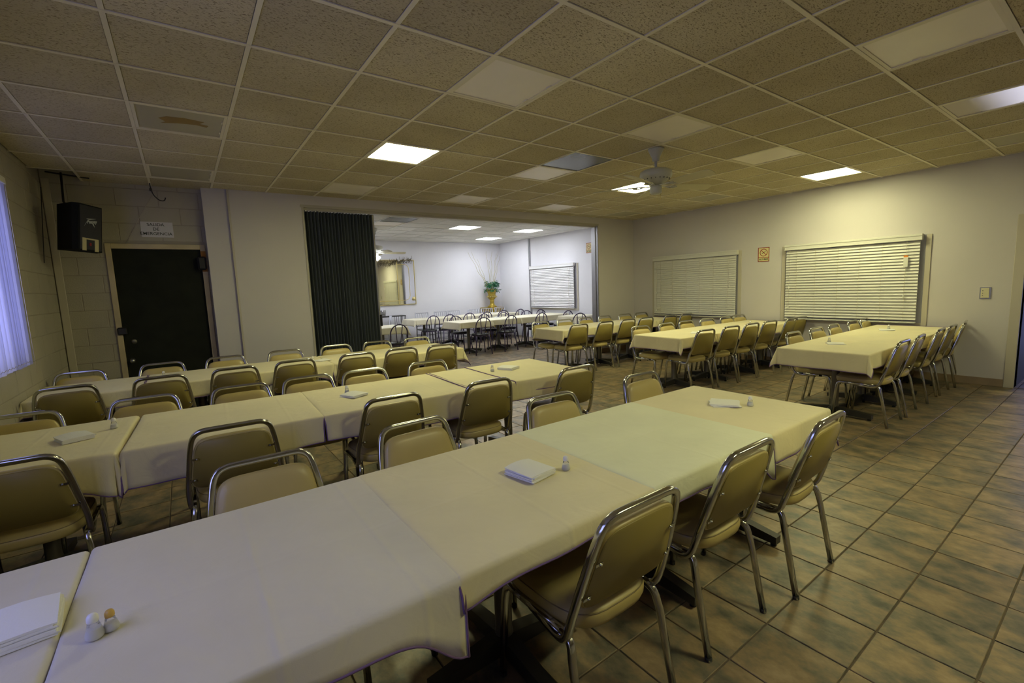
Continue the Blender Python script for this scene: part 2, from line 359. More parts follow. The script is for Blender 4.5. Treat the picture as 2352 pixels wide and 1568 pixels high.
# annex (second room) ceiling
cm2 = MB().bbox(.012, T-.012, .012, T-.012, 0, .018, .003).mesh('ceiling_tile', 'tile_c2')
CE2 = struct('ceiling', MB().box(.6, XR+.2, 4.1, YF+.2, H+.16, H+.22), 'plenum')
L2 = {(5.28, 5.96): 1, (7.11, 5.96): 1, (7.11, 7.79): 1, (3.45, 7.79): 1, (3.45, 5.96): 0}
for i in range(-8, 7):
    for j in range(-4, 7):
        x, y = 5.28+i*T, 5.96+j*T
        x0, x1, y0, y1 = max(x, 1.0), min(x+T, XR), max(y, 4.17), min(y+T, YF)
        if x1-x0 < .05 or y1-y0 < .05: continue
        if any(abs(x-a) < .1 and abs(y-b) < .1 for a, b in L2) or (abs(x-3.45) < .1 and abs(y-5.35) < .1): continue
        if x1-x0 > .6 and y1-y0 > .6: link('ceiling_tile', cm2, CE2, (x, y, H+.004))
        else: MB().bbox(x0+.012, x1-.012, y0+.012, y1-.012, H+.004, H+.022, .003).build('ceiling_tile', 'tile_c2', CE2)
for i in range(-7, 6): MB().box(5.28+i*T-.012, 5.28+i*T+.012, 4.17, YF, H-.001, H+.004).build('grid_bar', 'white', CE2)
for j in range(-2, 6): MB().box(1.0, XR, 5.96+j*T-.012, 5.96+j*T+.012, H-.002, H+.0035).build('grid_bar', 'white', CE2)

# left wall of painted block with two daylight windows
WY0, WY1, WZ0, WZ1 = 1.20, 2.57, 1.035, 2.52
V0, V1 = -2.9, -1.1
wl = MB()
def wall_x(mb, x0, x1, ya, yc, za, zc): mb.box(x0, x1, ya, yc, za, zc)
for (a, b, c, d) in ((YN, V0, 0, H+.2), (V1, WY0, 0, H+.2), (WY1, 4.37, 0, H+.2), (V0, V1, 0, WZ0), (V0, V1, WZ1, H+.2), (WY0, WY1, 0, WZ0), (WY0, WY1, WZ1, H+.2)):
    wl.box(XL-.2, XL-.004, a, b, c, d)
WLEFT = struct('wall_left', wl, 'mortar')
bw, bh = .4064, .2032
def block_mesh(w, h, axis):
    mb = MB()
    if axis == 'x': mb.bbox(-.02, 0, .003, w-.003, .003, h-.003, .0035)
    else: mb.bbox(.003, w-.003, 0, .02, .003, h-.003, .0035)
    return mb.mesh('block', 'block')
def blocks(parent, axis, a0, a1, fixed, holes):
    cache = {}
    for r in range(15):
        z0, z1 = r*bh, min((r+1)*bh, H+.12)
        a = a0-(bw/2 if r % 2 else 0)
        while a < a1:
            segs = [(max(a, a0), min(a+bw, a1))]
            for (h0, h1, q0, q1) in holes:
                if z1 <= q0+.02 or z0 >= q1-.02: continue
                ns = []
                for (s0, s1) in segs:
                    if s1 <= h0 or s0 >= h1: ns.append((s0, s1)); continue
                    if s0 < h0: ns.append((s0, h0))
                    if s1 > h1: ns.append((h1, s1))
                segs = ns
            for (s0, s1) in segs:
                if s1-s0 < .04: continue
                zz0 = z0; 
                k = (round(s1-s0, 3), round(z1-zz0, 3))
                if k not in cache: cache[k] = block_mesh(s1-s0, z1-zz0, axis)
                link('block', cache[k], parent, (fixed, s0, zz0) if axis == 'x' else (s0, fixed, zz0))
            a += bw
blocks(WLEFT, 'x', .6, 4.17, XL, [(WY0, WY1, WZ0, WZ1)])
pl = MB(); 
for (a, b, c, d) in ((YN, V0, 0, H+.1), (V1, .6, 0, H+.1), (V0, V1, 0, WZ0), (V0, V1, WZ1, H+.1)): pl.box(XL-.004, XL, a, b, c, d)
pl.build('plaster_face', 'block', WLEFT)
def left_window(n, a, b):
    w = struct('window_%d' % n, MB().box(XL-.17, XL-.13, a, a+.05, WZ0, WZ1).box(XL-.17, XL-.13, b-.05, b, WZ0, WZ1).box(XL-.17, XL-.13, a, b, WZ0, WZ0+.05).box(XL-.17, XL-.13, a, b, WZ1-.05, WZ1).box(XL-.17, XL-.13, (a+b)/2-.02, (a+b)/2+.02, WZ0, WZ1), 'alu')
    MB().quad((XL-.15, a, WZ0), (XL-.15, b, WZ0), (XL-.15, b, WZ1), (XL-.15, a, WZ1)).build('pane', 'pane', w)
    portal((XL-.19, (a+b)/2, (WZ0+WZ1)/2), (0, -PI/2, 0), WZ1-WZ0, b-a)
left_window(1, WY0, WY1); left_window(2, V0, V1)
vb = thing('vertical_blind', 'white vertical blind glowing blue with daylight in the left wall window', 'blind', (XL+.02, (WY0+WY1)/2, WZ0-.02))
MB().box(-.02, .03, -.72, .70, 1.50, 1.55).build('headrail', 'white', vb)
vm_ = MB(); ang = math.radians(14)
vm_.add([Vector((math.sin(ang)*t*.045+(.004 if abs(t) < .5 else 0), math.cos(ang)*t*.045, z)) for t in (-1, -.4, .4, 1) for z in (.0, 1.5)], [(0, 2, 3, 1), (2, 4, 5, 3), (4, 6, 7, 5)], True)
vme = vm_.mesh('vane', 'vane'); 
em = MB(); em.add([Vector((math.sin(ang)*t*.045-.0012, math.cos(ang)*t*.045, z)) for t in (-1.02, -.80) for z in (.0, 1.5)], [(0, 2, 3, 1)]); eme = em.mesh('edge_shade', 'vane_edge_shade')  # opaque dark strip paints the shade line along each vane's edge
for k in range(17):
    o = link('vane', vme, vb, (.005, -.66+k*.081, random.uniform(-.004, .004))); o.rotation_euler = (0, 0, random.uniform(-.12, .12)); link('edge_shade', eme, o)
MB().tube([(.02, -.66+k*.0405, .025+(.012 if k % 2 else 0)) for k in range(33)], .0018, 5).build('bottom_chain', 'cord', vb)
MB().tube([(.025, .69, 1.5), (.027, .695, .5), (.03, .70, -.09)], .002, 5).build('pull_cord', 'cord', vb)

# back wall, block part with the emergency door
DX0, DX1, DZ = -.445, .425, 2.14
wb = MB()
for (a, b, c, d) in ((XL-.2, DX0-.05, 0, H+.2), (DX1+.05, .52, 0, H+.2), (DX0-.05, DX1+.05, DZ+.05, H+.2)): wb.box(a, b, 4.174, 4.37, c, d)
wb.box(DX0-.05, DX1+.05, 4.30, 4.37, 0, DZ+.05)
WB0 = struct('wall_door_side', wb, 'mortar')
blocks(WB0, 'y', XL, .52, 4.17, [(DX0-.05, DX1+.05, 0, DZ+.05)])
struct('trim_1', MB().bbox(-.952, -.885, 4.155, 4.172, 0, H, .004), 'trim')
wm = MB()
def slab(mb, x0, x1, z0, z1, off=0, thick=.17):
    a, b = yb(x0)+off, yb(x1)+off
    mb.add([(x0, a, z0), (x1, b, z0), (x1, b+thick-off, z0), (x0, a+thick-off, z0), (x0, a, z1), (x1, b, z1), (x1, b+thick-off, z1), (x0, a+thick-off, z1)], [(0, 1, 2, 3), (4, 5, 6, 7), (0, 1, 5, 4), (1, 2, 6, 5), (2, 3, 7, 6), (3, 0, 4, 7)])
OX0, OX1, OZ = 1.665, 7.46, 2.735
slab(wm, .50, .775, 0, H+.2, .03); slab(wm, .775, OX0, 0, H+.2); slab(wm, OX0, OX1, OZ, H+.2); slab(wm, OX1, XR+.1, 0, H+.2)
struct('wall_back', wm, 'wall')
struct('trim_2', MB().bbox(.768, .792, yb(.78)-.006, yb(.78)+.03, 0, H, .003), 'trim')
# opening frame: track along the head, jambs
tr = MB(); 
for (x0, x1) in ((OX0, OX1),):
    tr.add([(x0, yb(x0)+.04, OZ-.035), (x1, yb(x1)+.04, OZ-.035), (x1, yb(x1)+.12, OZ-.035), (x0, yb(x0)+.12, OZ-.035), (x0, yb(x0)+.04, OZ), (x1, yb(x1)+.04, OZ), (x1, yb(x1)+.12, OZ), (x0, yb(x0)+.12, OZ)], [(0, 1, 2, 3), (4, 5, 6, 7), (0, 1, 5, 4), (1, 2, 6, 5), (2, 3, 7, 6), (3, 0, 4, 7)])
struct('trim_3', tr, 'trackm')
hd = MB(); slab(hd, OX0-.03, OX1+.03, OZ-.006, OZ+.03, -.008, .02); struct('trim_4', hd, 'trackm')
struct('trim_5', MB().box(OX1-.012, OX1+.01, yb(OX1)-.008, yb(OX1)+.18, 0, OZ).box(OX1-.03, OX1-.012, yb(OX1)+.05, yb(OX1)+.11, 0, OZ), 'alu')
struct('trim_6', MB().box(OX0-.015, OX0+.012, yb(OX0)-.008, yb(OX0)+.18, 0, OZ), 'trackm')

# right wall, shared by both rooms, with a doorway near the camera
DY0, DY1, DDZ = -3.08, -2.09, 2.07
wr = MB()
for (a, b, c, d) in ((YN, DY0, 0, H+.2), (DY0, DY1, DDZ, H+.2), (DY1, 4.05, 0, H+.2)): wr.box(XR, XR+.16, a, b, c, d)
struct('wall_right', wr, 'wall')
struct('wall_annex_right', MB().box(XR, XR+.16, 4.05, YF+.2, 0, H+.2), 'wall2')
struct('trim_8', MB().box(XR-.05, XR, 7.74, 8.12, 0, H), 'wall2')
struct('trim_9', MB().box(XR-.035, XR, 7.70, 7.735, 0, H), 'alu')
struct('wall_far', MB().box(.8, XR+.16, YF, YF+.16, 0, H+.2), 'wall2')
struct('wall_annex_left', MB().box(.85, 1.0, 4.18, YF, 0, H+.2), 'wall2')
bk = MB(); bk.quad((1.0, 4.20, 0), (OX0-.02, 4.20, 0), (OX0-.02, 4.20, H), (1.0, 4.20, H)); bk.quad((OX1+.02, 4.12, 0), (XR, 4.12, 0), (XR, 4.12, H), (OX1+.02, 4.12, H)); struct('wall_annex_near', bk, 'wall2')
struct('wall_near', MB().box(XL-.2, XR+.2, YN-.15, YN, 0, H+.2), 'wall')
struct('trim_7', MB().bbox(XR-.018, XR+.17, DY1-.0, DY1+.095, 0, DDZ+.09, .004).bbox(XR-.018, XR+.17, DY0-.095, DY0, 0, DDZ+.09, .004).bbox(XR-.017, XR+.169, DY0+.001, DY1-.001, DDZ, DDZ+.088, .004), 'trim')
struct('baseboard_right', MB().bbox(XR-.012, XR, DY1+.095, 3.9, 0, .10, .003), 'base')
struct('baseboard_back', MB().bbox(OX1+.02, XR-.012, yb(8)-.012, yb(8)+.01, 0, .10, .003), 'base')
struct('baseboard_annex', MB().bbox(XR-.012, XR, 4.2, 7.72, 0, .10, .003), 'base')
# passage beyond the doorway, with a glazed outer door
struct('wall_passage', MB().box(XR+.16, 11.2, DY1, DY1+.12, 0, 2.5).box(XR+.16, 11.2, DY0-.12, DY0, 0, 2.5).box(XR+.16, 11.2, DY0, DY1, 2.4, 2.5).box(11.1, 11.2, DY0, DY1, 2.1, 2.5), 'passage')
d2 = struct('door_2', MB().box(11.12, 11.17, DY0, DY0+.09, 0, 2.1).box(11.12, 11.17, DY1-.09, DY1, 0, 2.1).box(11.12, 11.17, DY0+.09, DY1-.09, 2.0, 2.1).box(11.12, 11.17, DY0+.09, DY1-.09, 0, .2), 'alu')
MB().quad((11.14, DY0+.09, .2), (11.14, DY1-.09, .2), (11.14, DY1-.09, 2.0), (11.14, DY0+.09, 2.0)).build('pane', 'pane', d2)
portal((11.3, (DY0+DY1)/2, 1.1), (0, PI/2, 0), 1.8, .8)
# emergency door
d1 = struct('door_1', MB().bbox(DX0, DX1, 4.19, 4.235, .01, DZ, .003), 'door')
fr = MB().bbox(DX0-.055, DX0, 4.15, 4.30, 0, DZ+.06, .004).bbox(DX1, DX1+.055, 4.15, 4.30, 0, DZ+.06, .004).bbox(DX0, DX1, 4.15, 4.30, DZ, DZ+.06, .004)
fr.build('door_frame', 'frame_o', d1)
MB().bbox(-.49, -.40, 4.125, 4.19, 1.12, 1.21, .012).build('latch', 'black', d1)
MB().lathe([(.03, -.02), (.03, .0), (.022, .012)], 12).build('deadbolt', 'bsteel', d1).matrix_local = Matrix.Translation((-.35, 4.185, 1.03)) @ Matrix.Rotation(PI/2, 4, 'X')
hn = MB().lathe([(.03, -.03), (.03, 0), (.014, .012), (.012, .035), (.026, .05), (.026, .065), (.01, .075)], 14).build('door_knob', 'alu', d1); hn.matrix_local = Matrix.Translation((-.385, 4.18, .80)) @ Matrix.Rotation(PI/2, 4, 'X')
MB().bbox(.38, .475, 4.10, 4.19, 1.88, 2.05, .02).build('closer_arm', 'black', d1)
MB().bbox(.425, .478, 4.143, 4.152, 1.86, 2.12, .001).build('rust_stain', 'rust', d1)

# ------------------------------------------------------------------ ceiling fixtures
def troffer(name, label, x, y, kind, z=H, mlit='lit'):
    t = thing('ceiling_light', label, 'light', (x+T/2, y+T/2, z))
    f = MB(); a, b = T/2-.013, T/2-.034
    f.box(-a, a, -a, -b, 0, .012).box(-a, a, b, a, 0, .012).box(-a, -b, -b, b, 0, .012).box(b, a, -b, b, 0, .012)
    f.box(-a, a, -a, -a+.004, .012, .12).box(-a, a, a-.004, a, .012, .12).box(-a, -a+.004, -a, a, .012, .12).box(a-.004, a, -a, a, .012, .12).box(-a, a, -a, a, .12, .13)
    f.build('frame', 'grid', t)
    g = MB()
    if kind == 'half':
        MB().box(-b, b, -b, b, .006, .010).build('diffuser', 'half', t)
    else:
        MB().box(-b, b, -b, b, .006, .010).build('diffuser', mlit if kind == 'lit' else kind, t)
    MB().box(b-.012, b-.003, -.16, -.11, -.004, .006).box(b-.012, b-.003, .11, .16, -.004, .006).build('latch', 'grid', t)
    return t
LBL = {(3, 2): 'glowing square ceiling light panel nearest the black folding door', (9, 2): 'glowing square ceiling light panel partly hidden behind the ceiling fan',
 (12, -1): 'glowing square ceiling light panel nearest the wide blind on the right wall', (9, -4): 'half lit ceiling light panel at the right edge, one end glowing bluish',
 (3, -1): 'large unlit square ceiling light panel above the middle of the room, pinkish lens', (6, -1): 'unlit square ceiling light panel just in front of the ceiling fan mount',
 (9, -1): 'unlit square ceiling light panel between the fan and the glowing right panel', (6, 2): 'unlit white light panel touching the dark grey ceiling panel',
 (0, 2): 'unlit ceiling light panel with a brown water stain, at the upper left', (0, 5): 'unlit ceiling light panel above the emergency exit door',
 (3, 5): 'unlit ceiling light panel above the black folding door', (6, 5): 'unlit pale light panel above the left half of the wide wall opening',
 (9, 5): 'unlit pale light panel above the right half of the wide wall opening', (12, 5): 'unlit grey light panel in the far right ceiling corner',
 (12, 2): 'unlit olive light panel above the narrower wall blind', (6, -4): 'large unlit light panel with open latch edge at the upper right corner',
 (4, -6): 'glowing ceiling light panel behind the camera, above the floor', (9, -7): 'added glowing ceiling light panel out of view near the doorway, brightening the floor',
 (12, -4): 'unlit olive light panel above the light switch wall, right edge'}
for (L, j), k in LIGHTS.items():
    t = troffer('ceiling_light', LBL[(L, j)], L*T, j*T, k)
    if (L, j) == (0, 2):
        MB().prism([(-.14, -.02), (-.10, .05), (-.13, .10), (-.02, .05), (.10, .03), (.17, .06), (.18, .01), (.12, -.01), (.15, -.07), (.02, -.10), (-.09, -.08)], .0052, .0058).build('water_stain', 'stain', t)
for n_, ((x, y), k) in enumerate(L2.items()):
    troffer('ceiling_light', ['glowing light panel left of centre in the second room ceiling', 'glowing light panel nearest the right wall of the second room', 'glowing light panel farthest back in the second room', 'glowing light panel hidden behind the black folding door', 'unlit light panel of the second room behind the folding door'][n_], x, y, 'lit' if k else 'unlit', H, 'lit2')
dp = thing('ceiling_panel', 'dark grey glossy panel set in the ceiling grid left of the fan', 'panel', (6.5*T, 1.5*T, H))
MB().bbox(-.293, .293, -.293, .293, .004, .02, .002).build('face', 'panel', dp)
dp = thing('ceiling_panel', 'dark grey panel in the second room ceiling beside the folding door', 'panel', (3.45+T/2, 5.35+T/2, H))
MB().bbox(-.293, .293, -.293, .293, .004, .02, .002).build('face', 'panel', dp)

def ceiling_fan(label, x, y, drop, angs, lit):
    t = thing('ceiling_fan', label, 'fan', (x, y, H))
    MB().lathe([(.082, -.002), (.080, -.012), (.068, -.035), (.042, -.085), (.034, -.12), (.036, -.125), (.02, -.13)], 24).build('canopy', 'fan', t)
    MB().tube([(0, 0, -.12), (0, 0, -drop+.15)], .014, 12).build('downrod', 'fan', t)
    mo = MB().lathe([(.03, .150), (.05, .140), (.128, .130), (.160, .112), (.167, .08), (.160, .052), (.135, .030), (.07, -.02)], 32, (0, 0, -drop)).build('motor', 'fan', t)
    vv = MB()
    for k in range(20): a = 2*PI*k/20; vv.box(-.006, .006, -.003, .003, -.004, .004, Matrix.Translation((.137*math.cos(a), .137*math.sin(a), -drop+.030)) @ Matrix.Rotation(a, 4, 'Z'))
    vv.build('vent_slot', 'plenum', mo)
    MB().lathe([(.055, -.03), (.062, -.05), (.060, -.10), (.045, -.115), (.02, -.12)], 24, (0, 0, -drop)).build('switch_housing', 'fan', t)
    if lit: MB().lathe([(.05, -.10), (.105, -.115), (.10, -.135), (.04, -.20), (.01, -.205)], 20, (0, 0, -drop)).build('glass_shade', 'lit2', t)
    for a in angs:
        mx = Matrix.Translation((0, 0, -drop-.03)) @ Matrix.Rotation(math.radians(a), 4, 'Z')
        ir = MB(); ir.box(.05, .16, -.018, .018, -.006, .0, mx)
        for s in (-1, 1): ir.tube([mx @ Vector(p) for p in ((.12, 0, -.004), (.16, s*.035, -.006), (.20, s*.045, -.008), (.235, s*.02, -.008), (.19, s*.008, -.007))], .006, 6)
        ir.build('blade_iron', 'fan', t)
        bl = MB(); mb_ = mx @ Matrix.Rotation(math.radians(-14), 4, 'X')
        prof = [(.20, .050), (.30, .058), (.50, .066), (.60, .068), (.645, .060), (.665, .035)]
        ring = [(x_, -w_) for x_, w_ in prof]+[(x_, w_) for x_, w_ in reversed(prof)]
        bl.rings([[mb_ @ Vector((a_, b_, z_)) for a_, b_ in ring] for z_ in (-.003, .003)], False); bl.build('blade', 'blade', t)
    MB().tube([(.04, -.03, -drop-.11), (.041, -.03, -drop-.17)], .0025, 5).build('pull_chain', 'goldb', t)
ceiling_fan('ivory five blade ceiling fan on a downrod in the main room', 4.345, .125, .345, (195, 267, 339, 51, 123), False)
ceiling_fan('white ceiling fan with a lit bowl in the second room', 3.72, 7.0, .50, (350, 62, 134, 206, 278), True)

# hanging wire and thin wall line near the exit
o = tag(MB().tube(fillet([(.0, 3.98, H), (.005, 3.98, 2.82), (.02, 3.99, 2.76), (.07, 4.0, 2.70), (.12, 4.02, 2.70), (.135, 4.02, 2.74)], .03), .006, 7).build('ceiling_wire', 'black'), 'loose black wire dangling from the ceiling above the exit sign', 'wire')
MB().tube([(.002, 3.98, 2.83), (.004, 3.98, 2.80)], .013, 8).build('connector', 'black', o)
tag(MB().tube([(.02, 4.163, 2.82), (-.15, 4.163, 2.50), (-.30, 4.163, 2.20)], .003, 5).build('wall_cable', 'trim'), 'thin cream cable running diagonally to the exit door frame', 'cable')

# ------------------------------------------------------------------ writing
def text(body, size, m, parent, mtx, ext=.0006, shear=0, xs=1, align='CENTER', bold=0):
    c = bpy.data.curves.new('lettering', 'FONT'); c.body = body; c.size = size; c.align_x = align; c.align_y = 'CENTER'; c.extrude = ext; c.shear = shear; c.offset = bold
    o = bpy.data.objects.new('lettering', c); COL.objects.link(o); c.materials.append(MT[m])
    dg = bpy.context.evaluated_depsgraph_get(); me = bpy.data.meshes.new_from_object(o.evaluated_get(dg))
    bpy.data.objects.remove(o); me.materials.clear(); me.materials.append(MT[m])
    r = link('lettering', me, parent); r.matrix_local = mtx @ Matrix.Diagonal((xs, 1, 1, 1)); return r
# exit sign on the back wall (faces -Y)
FY = Matrix(((1, 0, 0, 0), (0, 0, -1, 0), (0, 1, 0, 0), (0, 0, 0, 1)))
es = thing('exit_sign', 'white paper sign reading SALIDA DE EMERGENCIA above the black door', 'sign', (.013, 4.17, 2.375))
MB().bbox(-.158, .158, -.006, -.002, -.092, .092, .0008).build('sheet', 'sign', es)
for w, z, xs in (('SALIDA', .058, 1.04), ('DE', .005, 1.04), ('EMERGENCIA', -.05, 1.04)):
    text(w, .050, 'ink', es, Matrix.Translation((-.012, -.0062, z)) @ FY, xs=xs, bold=.0003)
# no smoking signs on the right wall (face -X)
FX = Matrix(((0, 0, -1, 0), (-1, 0, 0, 0), (0, 1, 0, 0), (0, 0, 0, 1)))
def no_smoking(label, y, z):
    t = thing('no_smoking_sign', label, 'sign', (XR, y, z)); w, h = .098, .125
    MB().box(-.004, 0, -w, w, -h, h).build('sheet', 'yellow', t)
    r = MB(); e = .0052
    for (a, b, c, d) in ((-w, w, h-.012, h), (-w, w, -h, -h+.012), (-w, -w+.012, -h, h), (w-.012, w, -h, h), (-w, w, -.055, -.045)): r.box(-e, -.004, a, b, c, d)
    r.build('red_border', 'red', t)
    cz = .034; q = MB()
    ro, ri = .066, .055; n = 40
    vs = [(-e, rr*math.cos(2*PI*k/n), cz+rr*math.sin(2*PI*k/n)) for rr in (ro, ri) for k in range(n)]
    q.add(vs, [(k, (k+1) % n, n+(k+1) % n, n+k) for k in range(n)])
    q.box(-e-.0004, -.0042, -.058, .058, -.0045, .0045, Matrix.Translation((0, 0, cz)) @ Matrix.Rotation(math.radians(45), 4, 'X'))
    q.build('prohibition_ring', 'red', t)
    c = MB(); mx = Matrix.Translation((0, 0, cz)) @ Matrix.Rotation(math.radians(-28), 4, 'X'); c.box(-e+.0002, -.0041, -.035, .030, -.005, .005, mx)
    c.tube([mx @ Vector(p) for p in ((-.0045, .034, .002), (-.0045, .040, .012), (-.0045, .034, .02), (-.0045, .042, .03))], .0012, 4)
    c.tube([mx @ Vector(p) for p in ((-.0045, -.038, .004), (-.0045, -.045, .010), (-.0045, -.040, .016))], .0012, 4)
    c.build('cigarette', 'ink', t)
    text('NO FUMAR', .042, 'ink', t, Matrix.Translation((-.0045, 0, -.084)) @ FX, ext=.0003, xs=.72, bold=.001)
no_smoking('red bordered yellow NO FUMAR sign between the two wall blinds', 1.035, 1.912)
no_smoking('small red bordered NO FUMAR sign on the second room wall', 5.31, 2.41)

# ------------------------------------------------------------------ blinds and switch on the right wall
def blind(label, y0, y1, z0, z1, m, tilt, n, cords, gap=0, wn=0):
    t = thing('window_blind', label, 'blind', (XR, (y0+y1)/2, z0)); hw = (y1-y0)/2; h = z1-z0
    v = MB().bbox(-.085, -.012, -hw-.025, hw+.025, h-.085, h, .006).bbox(-.092, -.08, -hw-.025, hw+.025, h-.03, h+.002, .004).bbox(-.092, -.08, -hw-.025, hw+.025, h-.088, h-.068, .004)
    v.build('valance', m, t)
    zs = (h-.10-.05)/n; me = MB()
    w = .027; dx, dz = math.cos(tilt)*w, math.sin(tilt)*w
    me.add([(-dx, -hw, -dz), (0, -hw, .0025), (dx, -hw, dz), (-dx, hw, -dz), (0, hw, .0025), (dx, hw, dz), (-dx, -hw, -dz-.003), (dx, -hw, dz-.003), (-dx, hw, -dz-.003), (dx, hw, dz-.003)],
           [(0, 1, 4, 3), (1, 2, 5, 4), (6, 8, 9, 7), (0, 3, 8, 6), (2, 7, 9, 5), (0, 6, 7, 2, 1), (3, 4, 5, 9, 8)])
    sm = me.mesh('slat', m)
    for k in range(n): link('slat', sm, t, (-.055, 0, .052+zs*(k+.5)))
    MB().bbox(-.075, -.035, -hw, hw, .0, .022, .005).build('bottom_rail', m, t)
    ld = MB()
    for q in cords: ld.box(-.084, -.082, -hw+q*2*hw-.0015, -hw+q*2*hw+.0015, .0, h-.08)
    ld.build('ladder_cord', 'cord', t)
    pc = MB(); ts = MB()
    for (q, zz) in ((.06, .60), (.95, .50), (.95, .12)) if wn == 0 else ((.08, .40), (.96, .55), (.96, .22)):
        y = -hw+q*2*hw; pc.tube([(-.09, y, h-.08), (-.092, y+.004, zz)], .0015, 4); ts.lathe([(.004, .03), (.009, 0), (.011, -.02), (.006, -.024)], 8, (-.092, y+.004, zz-.01))
    pc.build('pull_cord', 'cord', t); ts.build('tassel', 'white', t)
    return t, hw, h
CO = (.08, .24, .40, .56, .74, .90)
blind('narrower closed cream blind on the right wall, left of the smoking sign', 1.50, 3.31, .775, 2.03, 'slat', math.radians(68), 27, CO)
t, hw, h = blind('widest closed cream blind on the right wall, paper tag on its cord', -1.10, .63, .785, 2.03, 'slat', math.radians(62), 25, CO, wn=1)
g = MB().box(-.094, -.0925, -hw+.115, -hw+.165, .80, .95); g.build('paper_tag', 'tagp', t); MB().box(-.0946, -.0935, -hw+.115, -hw+.165, .935, .96).build('tag_header', 'orange', t)
blind('bright half open white blind in the second room', 5.83, 7.66, .885, 2.08, 'slatw', math.radians(58), 24, (.1, .9))
def wall_window(n, y0, y1, z0, z1):
    w = struct('window_%d' % n, MB().bbox(XR-.014, XR, y0-.06, y0, z0-.05, z1, .003).bbox(XR-.014, XR, y1, y1+.06, z0-.05, z1, .003).bbox(XR-.014, XR, y0, y1, z0-.05, z0, .003), 'trim')
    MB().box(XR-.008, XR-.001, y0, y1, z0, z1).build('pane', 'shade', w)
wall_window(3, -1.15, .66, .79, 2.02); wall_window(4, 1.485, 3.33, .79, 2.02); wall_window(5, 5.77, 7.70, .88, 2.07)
sw = thing('light_switch', 'cream light switch plate with dark rim on the right wall', 'switch', (XR, -1.765, 1.205))
MB().bbox(-.010, 0, -.052, .052, -.075, .075, .003).build('rim', 'alu', sw); MB().bbox(-.016, -.009, -.038, .040, -.064, .064, .003).build('plate', 'plate', sw)
for z in (.03, -.002, -.034): MB().box(-.0185, -.0155, .018, .026, z-.004, z+.004).build('toggle', 'black', sw)

# ------------------------------------------------------------------ accordion door
ad_ = thing('folding_door', 'charcoal pleated accordion door stacked open in the wide wall opening', 'folding door', (2.18, yb(2.2)+.085, 0))
def pleats(x0, x1, n, dep, z0, z1):
    pts = []
    for i in range(2*n+1):
        x = x0+(x1-x0)*i/(2*n)+random.uniform(-.004, .004); y = (dep if i % 2 else -dep)+random.uniform(-.014, .014)
        if i % 2 == 0:
            pts += [(x-.006, y+.012), (x, y), (x+.006, y+.012)]
        else: pts += [(x, y)]
    mb = MB(); 
    bk = []
    vs = [(x, y, z) for z in (z0, (z0+z1)/2, z1) for (x, y) in pts]; N = len(pts)
    mb.add(vs, [(r*N+i, r*N+i+1, (r+1)*N+i+1, (r+1)*N+i) for r in range(2) for i in range(N-1)])
    return mb
pleats(-.49, .47, 21, .045, .01, OZ-.045).build('pleated_curtain', 'accord', ad_)
MB().bbox(.47, .50, -.05, .05, .01, OZ-.045, .004).build('lead_post', 'alu', ad_)
MB().bbox(-.505, -.49, -.05, .05, .01, OZ-.045, .003).build('fixed_post', 'alu', ad_)
MB().bbox(.485, .515, -.075, -.03, .98, 1.16, .006).build('pull_handle', 'black', ad_)
hg = MB()
for k in range(8): hg.box(-.47+k*.13, -.455+k*.13, -.02, .02, OZ-.05, OZ-.03)
hg.build('hanger_clip', 'alu', ad_)

# ------------------------------------------------------------------ speaker
sp = thing('loudspeaker', 'black loudspeaker hung near the ceiling in the left corner', 'speaker', (-.64, 3.60, 2.065))
sp.rotation_euler = (0, .10, 0)
pts = [(-.20, .16), (-.045, -.14), (.005, -.155), (.165, .05), (.10, .22)]
sh = MB(); sh.rings([[(x, y, z) for x, y in pts] for z in (.0, .475)], False); cab = sh.build('cabinet', 'blackf', sp)
gr = MB()
a, b = Vector((.005, -.155, 0)), Vector((.165, .05, 0)); d = (b-a).normalized(); nrm = Vector((d.y, -d.x, 0))
Mf = Matrix(((d.x, 0, nrm.x, a.x), (d.y, 0, nrm.y, a.y), (0, 1, 0, 0), (0, 0, 0, 1)))
fl = (b-a).length
gr.bbox(.012, fl-.012, .012, .463, .0, .008, .003, Mf).build('grille', 'black', sp)
text('Peavey', .050, 'logo', sp, Mf @ Matrix.Translation((fl*.52, .305, .0095)) @ Matrix.Rotation(.18, 4, 'Z'), ext=.001, shear=.35, xs=.78, bold=.0012)
lz = MB().prism([(-.062, .028), (.05, .045), (-.022, .024)], 0, .001).prism([(-.055, -.002), (-.082, -.05), (-.042, .012)], 0, .001).prism([(.0, -.008), (.032, -.048), (.018, -.006)], 0, .001)
lo = lz.build('logo_bolt', 'logo', sp); lo.matrix_local = Mf @ Matrix.Translation((fl*.52, .30, .0095))
MB().bbox(.03, .075, .0, .13, .008, .013, .002, Mf).bbox(.165, .21, .0, .13, .008, .013, .002, Mf).bbox(.075, .165, .115, .13, .008, .013, .002, Mf).build('label_plate', 'plq', sp)
MB().bbox(.108, .13, .055, .085, .008, .012, .001, Mf).build('badge', 'red', sp)
MB().tube([(-.19, .32, H-2.055), (-.16, .24, .52), (-.10, .10, .44)], .011, 8).build('hanging_bracket', 'black', sp)
MB().tube([(-.305, .10, .62), (-.295, .10, .1), (-.29, .10, -.15)], .004, 5).build('speaker_cable', 'black', sp)
MB().box(-.32, .03, .36, .385, H-2.055-.012, H-2.055+.0).build('ceiling_bracket', 'black', sp)

